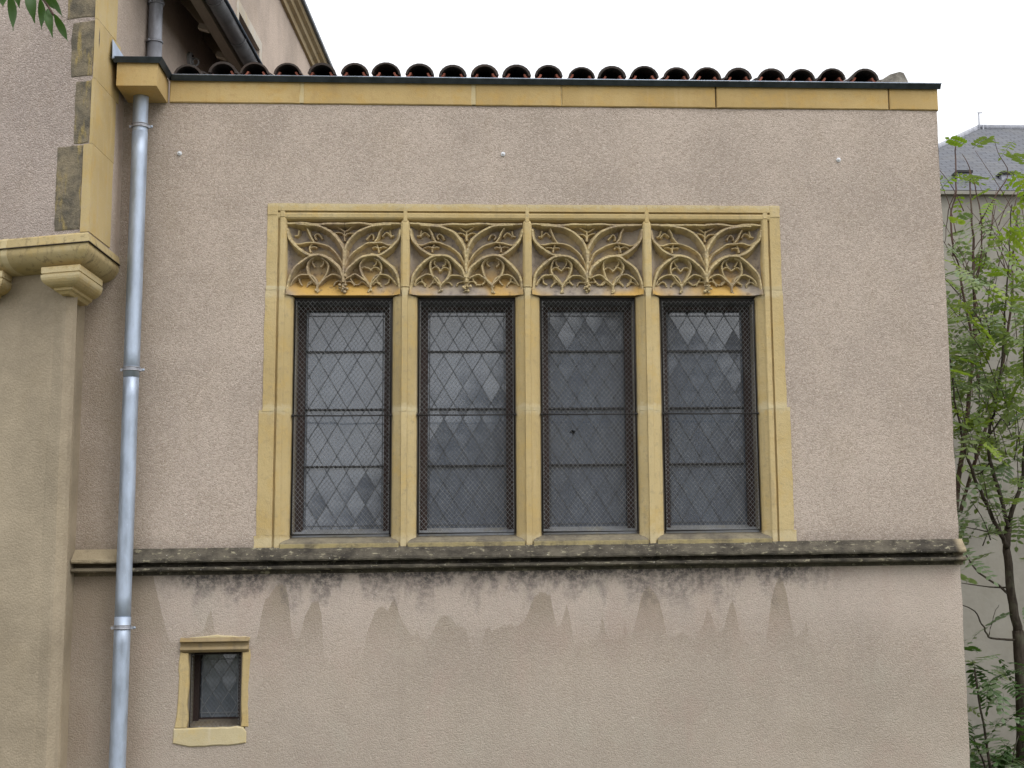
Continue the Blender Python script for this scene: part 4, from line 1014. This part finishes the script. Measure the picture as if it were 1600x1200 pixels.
# corbelled cornice: moulding mitred round the corner and dying into the annex
CP = [(-0.30, 3.835), (-0.020, 3.832), (-0.008, 3.818), (0.0, 3.774), (0.0, 3.770), (-0.012, 3.768), (-0.010, 3.758)] + [(p.x, p.y) for p in crspline([(-0.006, 3.750), (-0.010, 3.720), (-0.036, 3.682), (-0.075, 3.658), (-0.12, 3.645), (-0.17, 3.640)], 5)] + [(-0.30, 3.638)]
cj_ = [0.0, 0.585, 1.5, 3.0]
for k in range(3):
    path = [fr_pt(lipc, cj_[k+1] - 0.003), fr_pt(lipc, cj_[k] + 0.003)] if k else [fr_pt(lipc, cj_[1] - 0.003), (lipc.x, lipc.y), fl_end(lipc, 0.685)]
    mb = MB(); sweep(mb, path, CP); mb.build('cornice_stone', M['cornice_main'], MBD)
mb = MB(); sweep(mb, [fr_pt(lipc, 3.0), (lipc.x, lipc.y), fl_end(lipc, 0.685)], [(-0.008, 3.7695), (0.0015, 3.7700), (0.0015, 3.7655), (-0.008, 3.7650)]); mb.build('drip_shade_line', M['soffit'], MBD)  # dark strip painted in for the shade of the drip groove
mb = MB(); sweep(mb, [fr_pt(lipc, cj_[1] + 0.02), fr_pt(lipc, cj_[1] - 0.02)], [(o + 0.002, z) for o, z in CP]); mb.build('mortar_joint', M['mortar'], MBD)
# lower wall, set back under the cornice
zq = W(112, 560, -0.40); lowc = Vector((W(101, 560, -0.40).x, -0.40))
LT = 3.64
lp = [fr_pt(lowc, 4.5), fr_pt(lowc, 0.10), fr_pt(lowc, 0.085), (lowc.x - 0.020, lowc.y - 0.002), (lowc.x - 0.004, lowc.y - 0.007), (lowc.x + 0.006, lowc.y + 0.002), (lowc.x + 0.030, lowc.y + 0.030), (lowc.x + 0.046, lowc.y + 0.06), (WX0 - 0.035, -0.16), (WX0 - 0.024, -0.125), (WX0 - 0.012, -0.12), (WX0 + 0.004, 0.05)]
mb = MB(); rings = []
for k in range(41):
    z = LT * k / 40; rings.append([(x + 0.004 * nz(x * 3, z, i, 1.3), y + 0.004 * nz(x * 3, z, i + 7, 1.3), z) for i, (x, y) in enumerate(lp)])
mb.loft(rings, False, 0, False, False); mb.build('lower_wall', M['plaster_low'], MBD, fix=False)
# corbels
CBP = [(0.004, 0.0), (0.004, -0.036), (0.012, -0.038), (0.012, -0.044), (0.002, -0.046), (0.003, -0.062), (0.007, -0.076), (0.016, -0.090), (0.030, -0.102), (0.048, -0.111), (0.070, -0.116), (0.074, -0.130), (0.090, -0.136), (0.105, -0.150)]
SV = Vector(SA)
def corbel(c, run):
    mb = MB(); rings = []
    for o, dz in CBP:
        ps = [c + FD * (run - o) + SV * 0.48, c + FD * (run - o) + SV * o, c + FD * o + SV * o, c + FD * o + SV * (0.42 - o * .6), c + FD * o + SV * 0.48]
        rings.append([(p.x, p.y, 3.641 + dz) for p in ps])
    mb.loft(rings, True); return mb.build('corbel', M['stone'], MBD)
cc = Vector((W(125, 421, -0.62).x, -0.62))
corbel(cc, 0.27)
corbel(Vector(fr_pt(cc, 0.53)), 0.27)
# folded zinc soaker where the annex parapet meets the flank
mb = MB(); a = on_flank(175, 62, 0.01); b_ = on_flank(193, 90, 0.03); c = on_flank(175, 92, 0.03)
a2, b2, c2_ = a + Vector((.004, -.004, .004)), b_ + Vector((.004, -.004, .004)), c + Vector((.004, -.004, .004))
mb.add([a, b_, c, a2, b2, c2_], [(0, 1, 2), (3, 5, 4), (0, 3, 4, 1), (1, 4, 5, 2), (2, 5, 3, 0)]); mb.build('soaker', M['zinc'], MBD)
# iron anchor plate with a ring
p = on_flank(299, 96, 0.012)
AB = thing('wall_anchor', 'small grey metal anchor plate with a ring on the flank under the dark eave', 'wall anchor', p)
tdir = Vector((SA[0], SA[1], 0)); ndir = Vector((SA[1], -SA[0], 0)); mb = MB(); ol = []
for k in range(12):
    a = 2 * pi * k / 12; ol.append(p + tdir * 0.10 * cos(a) * (1 if cos(a) < 0 else .6) + Vector((0, 0, 0.065 * sin(a))))
mb.loft([[q - ndir * 0.012 for q in ol], [q + ndir * 0.006 for q in ol]], True); mb.build('plate', M['white_old'], AB)
mb = MB(); mb.tube([p + ndir * (0.03 + 0.025 * cos(2*pi*k/10)) + Vector((0, 0, -0.005 + 0.028 * sin(2*pi*k/10))) for k in range(11)], 0.007, 6); mb.build('ring', M['white_old'], AB)
mb = MB()
for dz in (-0.042, 0.042): mb.ball(p + ndir * 0.008 + Vector((0, 0, dz)), 0.010, 0, 8, 5)
mb.build('bolts', M['iron'], AB)

# =================================================================== FAR HOUSE
HY = 15.0
ev = W(1560, 300, HY); rd0 = W(1528, 200, HY + 4.5); lc0 = W(1322, 300, HY)
FH = thing('far_house', 'distant grey rendered house with a hipped slate roof and thin aerials', 'house', (lc0.x + 6, HY + 4.5, 0))
def uvroof(mb_faces, name):
    me = bpy.data.meshes.new(name); vs = []; fs = []
    for f_ in mb_faces: fs.append(list(range(len(vs), len(vs) + len(f_)))); vs += [tuple(p) for p in f_]
    me.from_pydata(vs, [], fs); me.materials.append(M['slate']); uv = me.uv_layers.new(name='UVMap'); k = 0
    for f_ in mb_faces:
        o = Vector(f_[0]); ux_ = (Vector(f_[1]) - o).normalized(); n_ = (Vector(f_[1]) - o).cross(Vector(f_[2]) - o).normalized(); uy_ = n_.cross(ux_)
        for p in f_: d = Vector(p) - o; uv.data[k].uv = (d.dot(ux_), d.dot(uy_)); k += 1
    return me
xr_ = lc0.x + 24; ez = ev.z; A = (lc0.x, HY, ez); B = (xr_, HY, ez); Cc = (xr_, HY + 9, ez); D = (lc0.x, HY + 9, ez); R0 = (rd0.x, HY + 4.5, rd0.z); R1 = (xr_ - 5, HY + 4.5, rd0.z)
link('roof', uvroof([(A, B, R1, R0), (D, A, R0), (Cc, D, R0, R1), (B, Cc, R1)], 'roof'), FH)
mb = MB(); mb.box(lc0.x + 0.25, xr_ - 0.25, HY + 0.3, HY + 8.7, 0, ez + 0.05); mb.build('wall', M['far_wall'], FH)
mb = MB(); mb.bar((lc0.x, HY - 0.03, ez - 0.02), (xr_, HY - 0.03, ez - 0.02), 0.08, 0.06); mb.build('gutter', M['iron'], FH)
mb = MB(); mb.tube([R0, R1], 0.07, 8); mb.tube([R0, A], 0.06, 8); mb.build('ridge_cap', M['zinc_old'], FH)
for px0, px1, py in ((1496, 1516, 268), (1565, 1583, 270)):
    y_ = HY + 0.75; a = W(px0, py, y_); c = W(px1, py, y_); mb = MB(); mb.box(a.x, c.x, y_, y_ + 2.2, a.z - 0.55, a.z - 0.03); dm = mb.build('dormer', M['zinc_old'], FH)
    mb = MB(); mb.box(a.x - 0.03, c.x + 0.03, y_ - 0.06, y_ + 2.0, a.z - 0.028, a.z + 0.012); mb.build('dormer_roof', M['iron'], dm)
    mb = MB(); mb.box(a.x + 0.05, c.x - 0.05, y_ - 0.02, y_ + 0.01, a.z - 0.42, a.z - 0.10); mb.build('dormer_pane', M['glass'], dm)
for px, py0 in ((1529, 176), (1536, 195)):
    a = W(px, py0, HY + 4.4); mb = MB(); mb.tube([(a.x, HY + 4.4, rd0.z - 0.2 if px < 1530 else rd0.z - 1.2), (a.x, HY + 4.4, a.z)], 0.016, 6)
    if px < 1530: mb.bar((a.x - 0.02, HY + 4.4, rd0.z + 0.28), (a.x + 0.07, HY + 4.4, rd0.z + 0.28), 0.02, 0.02)
    mb.build('aerial', M['zinc_old'], FH)

OBH = thing('grey_outbuilding', 'plain pale grey rendered outbuilding standing behind the trees at the right', 'outbuilding', (8, 8.5, 0))
oz = W(1540, 306, 7.0).z; ox0 = 2.2
mb = MB(); mb.box(ox0, 18, 7.0, 11, 0, oz); mb.build('wall', M['far_wall'], OBH)
mb = MB(); mb.box(ox0 - 0.08, 18.08, 6.93, 11.07, oz + 0.001, oz + 0.04); mb.build('coping', M['far_wall'], OBH)

# =================================================================== TREES at the right
def frond_mesh(seed, n=6, L=0.27, ll=0.072, lw=0.028, mat=None, droop=0.5):
    R_ = random.Random(seed); mb = MB(); pts = []
    for k in range(n + 2): t = k / (n + 1); pts.append(Vector((L * t, 0.012 * sin(3 * t + seed), -droop * L * t * t * 0.8)))
    mb.tube(pts, [0.0022] * (n + 1) + [0.001], 3, cap=False)
    def leaflet(o, d, s):
        d = d.normalized(); side = d.cross(Vector((0, 0, 1))).normalized(); dn = Vector((0, 0, -0.22))
        w = lw * s; l = ll * s; a = o + d * l * 0.35; tip = o + d * l + dn * l * 0.8
        mb.add([o, a + side * w * .5 + dn * l * .30, o + d * l * .72 + side * w * .36 + dn * l * .55, tip, o + d * l * .72 - side * w * .36 + dn * l * .55, a - side * w * .5 + dn * l * .30, a + dn * l * .12, o + d * l * .72 + dn * l * .42],
               [(0, 1, 6), (1, 2, 7, 6), (2, 3, 7), (0, 6, 5), (6, 7, 4, 5), (7, 3, 4)])
    for k in range(1, n + 1):
        o = pts[k]; s = 0.75 + 0.35 * sin(pi * k / (n + 1)) + R_.uniform(-.08, .08)
        for sg in (1, -1): leaflet(o, Vector((0.42, sg * 1.0, R_.uniform(-.12, .2))), s)
    leaflet(pts[-1], Vector((1, 0, -.2)), 0.9)
    return mb.mesh('leaf', mat)
FM = {k: [frond_mesh(q * 3 + j, random.choice((4, 5, 6)), mat=M[k], L=random.uniform(.22, .30), ll=random.uniform(.070, .092), lw=random.uniform(.036, .048)) for q in range(4)] for j, k in enumerate(('leaf_lime', 'leaf_mid', 'leaf_grey', 'leaf_dark'))}
def stems(root, lines, y, name, mat, seed):
    R_ = random.Random(seed)
    for pts, r0, r1, dy in lines:
        P = [W(a, b_, y + dy * k / max(1, len(pts) - 1)) for k, (a, b_) in enumerate(pts)]
        Q = crspline(P, 4); Q = [q + Vector((R_.uniform(-.006, .006), R_.uniform(-.01, .01), 0)) for q in Q]
        n = len(Q); mb = MB(); mb.tube(Q, [r0 + (r1 - r0) * k / (n - 1) for k in range(n)], 7); mb.build(name if r0 < 0.05 else 'trunk', mat, root)
def leaves(root, n, y, seed, fn):
    R_ = random.Random(seed); c = 0
    while c < n:
        px = R_.uniform(1466, 1640); py = R_.uniform(205, 1230); k = fn(px, py, R_)
        if not k: continue
        p = W(px, py, y + R_.uniform(-0.55, 0.55))
        if p.y < 1.0 and p.x < 3.15: continue
        o = place('leaf', R_.choice(FM[k]), root, p, (R_.uniform(-.5, .5), R_.uniform(-.5, .7), R_.uniform(0, 2 * pi)), R_.uniform(0.75, 1.2)); c += 1
TY = 3.4
bA = W(1597, 1200, TY)
TA = thing('ash_tree', 'tree with a dark trunk and pinnate leaves rising right beside the annex corner', 'tree', (bA.x, TY, 0))
g0 = W(1600, 1500, TY)
stems(TA, [([(1600, 1560), (1600, 1300), (1598, 1200), (1596, 1080), (1591, 985)], 0.066, 0.050, 0.0),
           ([(1591, 990), (1580, 930), (1577, 890), (1572, 850), (1577, 810)], 0.042, 0.032, 0.05),
           ([(1575, 855), (1563, 835), (1547, 800), (1527, 755), (1510, 710), (1502, 675), (1492, 625), (1484, 560)], 0.022, 0.006, -0.25),
           ([(1576, 825), (1562, 770), (1547, 720), (1545, 675), (1556, 630), (1566, 560), (1570, 487), (1577, 400), (1580, 320)], 0.020, 0.005, 0.25),
           ([(1577, 812), (1587, 780), (1598, 740), (1604, 640), (1600, 540), (1606, 430)], 0.022, 0.005, -0.1),
           ([(1578, 930), (1560, 915), (1530, 895), (1510, 868), (1500, 840)], 0.012, 0.004, 0.2),
           ([(1574, 918), (1545, 917), (1503, 911)], 0.008, 0.003, 0.3),
           ([(1590, 1000), (1568, 999), (1545, 995), (1535, 975), (1522, 955), (1503, 945)], 0.011, 0.004, -0.3),
           ([(1545, 995), (1552, 965), (1560, 945)], 0.005, 0.002, 0.1),
           ([(1547, 722), (1525, 742), (1496, 725)], 0.008, 0.003, 0.1), ([(1563, 835), (1530, 828), (1500, 822)], 0.006, 0.003, -0.1),
           ([(1556, 630), (1540, 590), (1530, 560)], 0.008, 0.003, 0.2), ([(1545, 680), (1575, 640), (1590, 600)], 0.010, 0.004, 0.2)], TY, 'branch', M['bark'], 3)
def fa(px, py, R_):
    if py < 420: return R_.random() < 0.10 and R_.choice(('leaf_mid', 'leaf_lime'))
    if py < 700: return R_.random() < 0.55 and R_.choice(('leaf_mid', 'leaf_mid', 'leaf_grey', 'leaf_lime'))
    if py < 880: return R_.random() < (0.20 if px < 1535 or R_.random() < .6 else .1) and R_.choice(('leaf_mid', 'leaf_grey', 'leaf_grey'))
    if py < 1000: return R_.random() < 0.03 and 'leaf_grey'
    return R_.random() < 0.10 and R_.choice(('leaf_grey', 'leaf_dark', 'leaf_mid'))
leaves(TA, 270, TY, 21, fa)
TY2 = 4.6
bB = W(1482, 1400, TY2)
def twigs(root, n, x0, x1, y0, y1, y, mat, seed):
    R_ = random.Random(seed)
    for _ in range(n):
        px, py = R_.uniform(x0, x1), R_.uniform(y0, y1); L_ = R_.uniform(60, 150); a = R_.uniform(-0.9, 0.7); y_ = y + R_.uniform(-.45, .45)
        pts = [(px, py), (px + L_ * .4 * sin(a * .7), py - L_ * .4), (px + L_ * sin(a), py - L_ * .95)]
        P = crspline([W(q[0], q[1], y_ + .1 * k) for k, q in enumerate(pts)], 4); mb = MB(); k_ = len(P)
        mb.tube(P, [0.006 - 0.0045 * i / k_ for i in range(k_)], 5); mb.build('twig', mat, root)
twigs(TA, 26, 1505, 1610, 480, 860, TY, M['bark'], 61)
TB = thing('sumac_tree', 'slender many-stemmed young tree with lime leaves reaching up before the slate roof', 'tree', (bB.x, TY2, 0))
stems(TB, [([(1482, 1500), (1486, 1100), (1494, 800), (1512, 640), (1524, 523)], 0.034, 0.018, 0.0),
           ([(1524, 523), (1523, 473), (1521, 420), (1520, 373), (1518, 320), (1515, 265)], 0.020, 0.006, 0.1),
           ([(1530, 600), (1518, 520), (1505, 460), (1497, 413), (1483, 380)], 0.016, 0.005, -0.2),
           ([(1490, 400), (1486, 340), (1493, 300), (1493, 235), (1493, 215)], 0.011, 0.005, 0.1),
           ([(1493, 300), (1482, 330), (1477, 380)], 0.006, 0.003, 0.1),
           ([(1524, 450), (1534, 390), (1530, 320), (1514, 262), (1503, 240)], 0.010, 0.003, 0.2),
           ([(1536, 420), (1547, 370), (1556, 320)], 0.007, 0.003, -0.1), ([(1530, 350), (1560, 300), (1575, 270), (1560, 240), (1552, 215)], 0.008, 0.002, 0.1),
           ([(1500, 800), (1530, 700), (1560, 600), (1580, 480), (1584, 380), (1590, 330)], 0.020, 0.006, 0.3), ([(1584, 400), (1596, 420), (1606, 450)], 0.007, 0.003, 0.1),
           ([(1582, 440), (1560, 400), (1552, 380)], 0.006, 0.003, 0.1), ([(1526, 560), (1545, 520), (1556, 470)], 0.008, 0.003, 0.1)], TY2, 'branch', M['twig'], 5)
def fb(px, py, R_):
    if py < 250: return R_.random() < 0.035 and R_.choice(('leaf_mid', 'leaf_lime'))
    if py < 330: return R_.random() < 0.16 and R_.choice(('leaf_lime', 'leaf_mid', 'leaf_lime'))
    if py < 480: return R_.random() < 0.36 and R_.choice(('leaf_mid', 'leaf_lime', 'leaf_mid', 'leaf_grey'))
    if py < 760: return R_.random() < 0.50 and R_.choice(('leaf_mid', 'leaf_grey', 'leaf_mid', 'leaf_lime'))
    if py < 850: return R_.random() < 0.1 and 'leaf_grey'
    return False
leaves(TB, 270, TY2, 22, fb)
twigs(TB, 26, 1490, 1605, 320, 640, TY2, M['twig'], 62)
SB = thing('shrub', 'dark green shrub at the foot of the annex corner below the tree', 'shrub', (W(1560, 1300, 2.9).x, 2.9, 0))
sb0 = W(1565, 1500, 2.9)
stems(SB, [([(1570, 1520), (1560, 1300), (1545, 1180), (1530, 1090), (1522, 1040)], 0.018, 0.005, 0), ([(1562, 1320), (1580, 1200), (1592, 1150)], 0.014, 0.004, 0.2), ([(1556, 1280), (1540, 1200), (1520, 1150)], 0.012, 0.004, -0.2)], 2.9, 'stem', M['bark'], 8)
def fs_(px, py, R_):
    if py < 1005: return False
    if py < 1130: return R_.random() < (0.5 if px < 1575 and py < 1095 else 0.12) and R_.choice(('leaf_dark', 'leaf_grey', 'leaf_dark'))
    return R_.random() < 0.8 and R_.choice(('leaf_dark', 'leaf_dark', 'leaf_grey'))
leaves(SB, 110, 2.9, 23, fs_)

# =================================================================== OVERHANGING TWIG, top left, near the camera
OY = -5.2
OB = thing('overhanging_twig', 'dark green leaves of a twig hanging into the top left corner', 'twig', W(20, -40, OY))
def blade(a, b_, wpx, y, tw):
    p, q = W(*a, y), W(*b_, y); d = q - p; L_ = d.length; side = Vector((d.z, 0, -d.x)).normalized(); w = wpx / 498.0 * .5; mb = MB(); rings = []
    for k in range(9):
        t = k / 8; ww = w * (sin(pi * min(1, t * 1.05 + .02)) ** 0.8) * (1.15 - .5 * t) if k < 8 else 0.0005
        c = p + d * t + Vector((0, tw * 0.02 * sin(pi * t), 0)); rings.append([c - side * ww + Vector((0, -0.006 * tw, 0)), c + Vector((0, 0.006, 0)), c + side * ww + Vector((0, 0.006 * tw, 0))])
    mb.loft(rings, False, 0, True, False); return mb.build('leaf', M['leaf_dark'], OB, fix=False)
for a, b_, w, tw in (((14, -12), (20, 48), 16, 1), ((48, -14), (54, 36), 17, -1), ((62, -4), (64, 46), 14, 1), ((72, -16), (98, 26), 10, 1), ((76, 14), (82, 58), 13, -1), ((84, 22), (106, 64), 13, 1), ((66, -10), (88, 14), 10, 1), ((0, -20), (4, 10), 16, 1), ((28, -16), (30, 12), 13, -1)):
    blade(a, b_, w, OY + random.uniform(-.06, .06), tw)
for k in range(10): blade((-30 - 9 * k + 22 * (k % 2), -60 - 34 * k), (-44 - 9 * k + 60 * (k % 2), -10 - 34 * k), 15, OY + random.uniform(-.06, .06), 1)
mb = MB(); mb.tube(crspline([W(-190, -620, OY), W(-110, -340, OY), W(-50, -120, OY), W(-20, -30, OY), W(30, -18, OY), W(62, -6, OY), W(84, 24, OY)], 5), 0.0035, 6); mb.build('stalk', M['twig'], OB)

# =================================================================== HOUSE AND TREE BEHIND THE CAMERA (seen mirrored in the glass)
OH = thing('opposite_house', 'gabled house across the yard, mirrored dark in the window glass', 'house', (2.4, -20, 0))
hx0, hx1, hp, hz0, hz1, hy0, hy1 = -3.4, 8.2, 2.4, 1.9, 7.0, -15.5, -27.0
mb = MB(); mb.add([(hx0, hy0, 0), (hx1, hy0, 0), (hx1, hy0, hz0), (hp, hy0, hz1), (hx0, hy0, hz0), (hx0, hy1, 0), (hx1, hy1, 0), (hx1, hy1, hz0), (hp, hy1, hz1), (hx0, hy1, hz0)],
    [(0, 1, 2, 3, 4), (9, 8, 7, 6, 5), (0, 4, 9, 5), (1, 6, 7, 2)]); mb.build('wall', M['plaster_low'], OH)
mb = MB()
for xa, za, xb, zb in ((hx0 - .3, hz0 - .22, hp, hz1 + .06), (hp, hz1 + .06, hx1 + .3, hz0 - .22)):
    mb.add([(xa, hy0 + .3, za), (xb, hy0 + .3, zb), (xb, hy1, zb), (xa, hy1, za), (xa, hy0 + .3, za + .14), (xb, hy0 + .3, zb + .14), (xb, hy1, zb + .14), (xa, hy1, za + .14)], [(0,3,2,1),(4,5,6,7),(0,1,5,4),(1,2,6,5),(2,3,7,6),(3,0,4,7)])
mb.build('roof', M['red_roof'], OH)
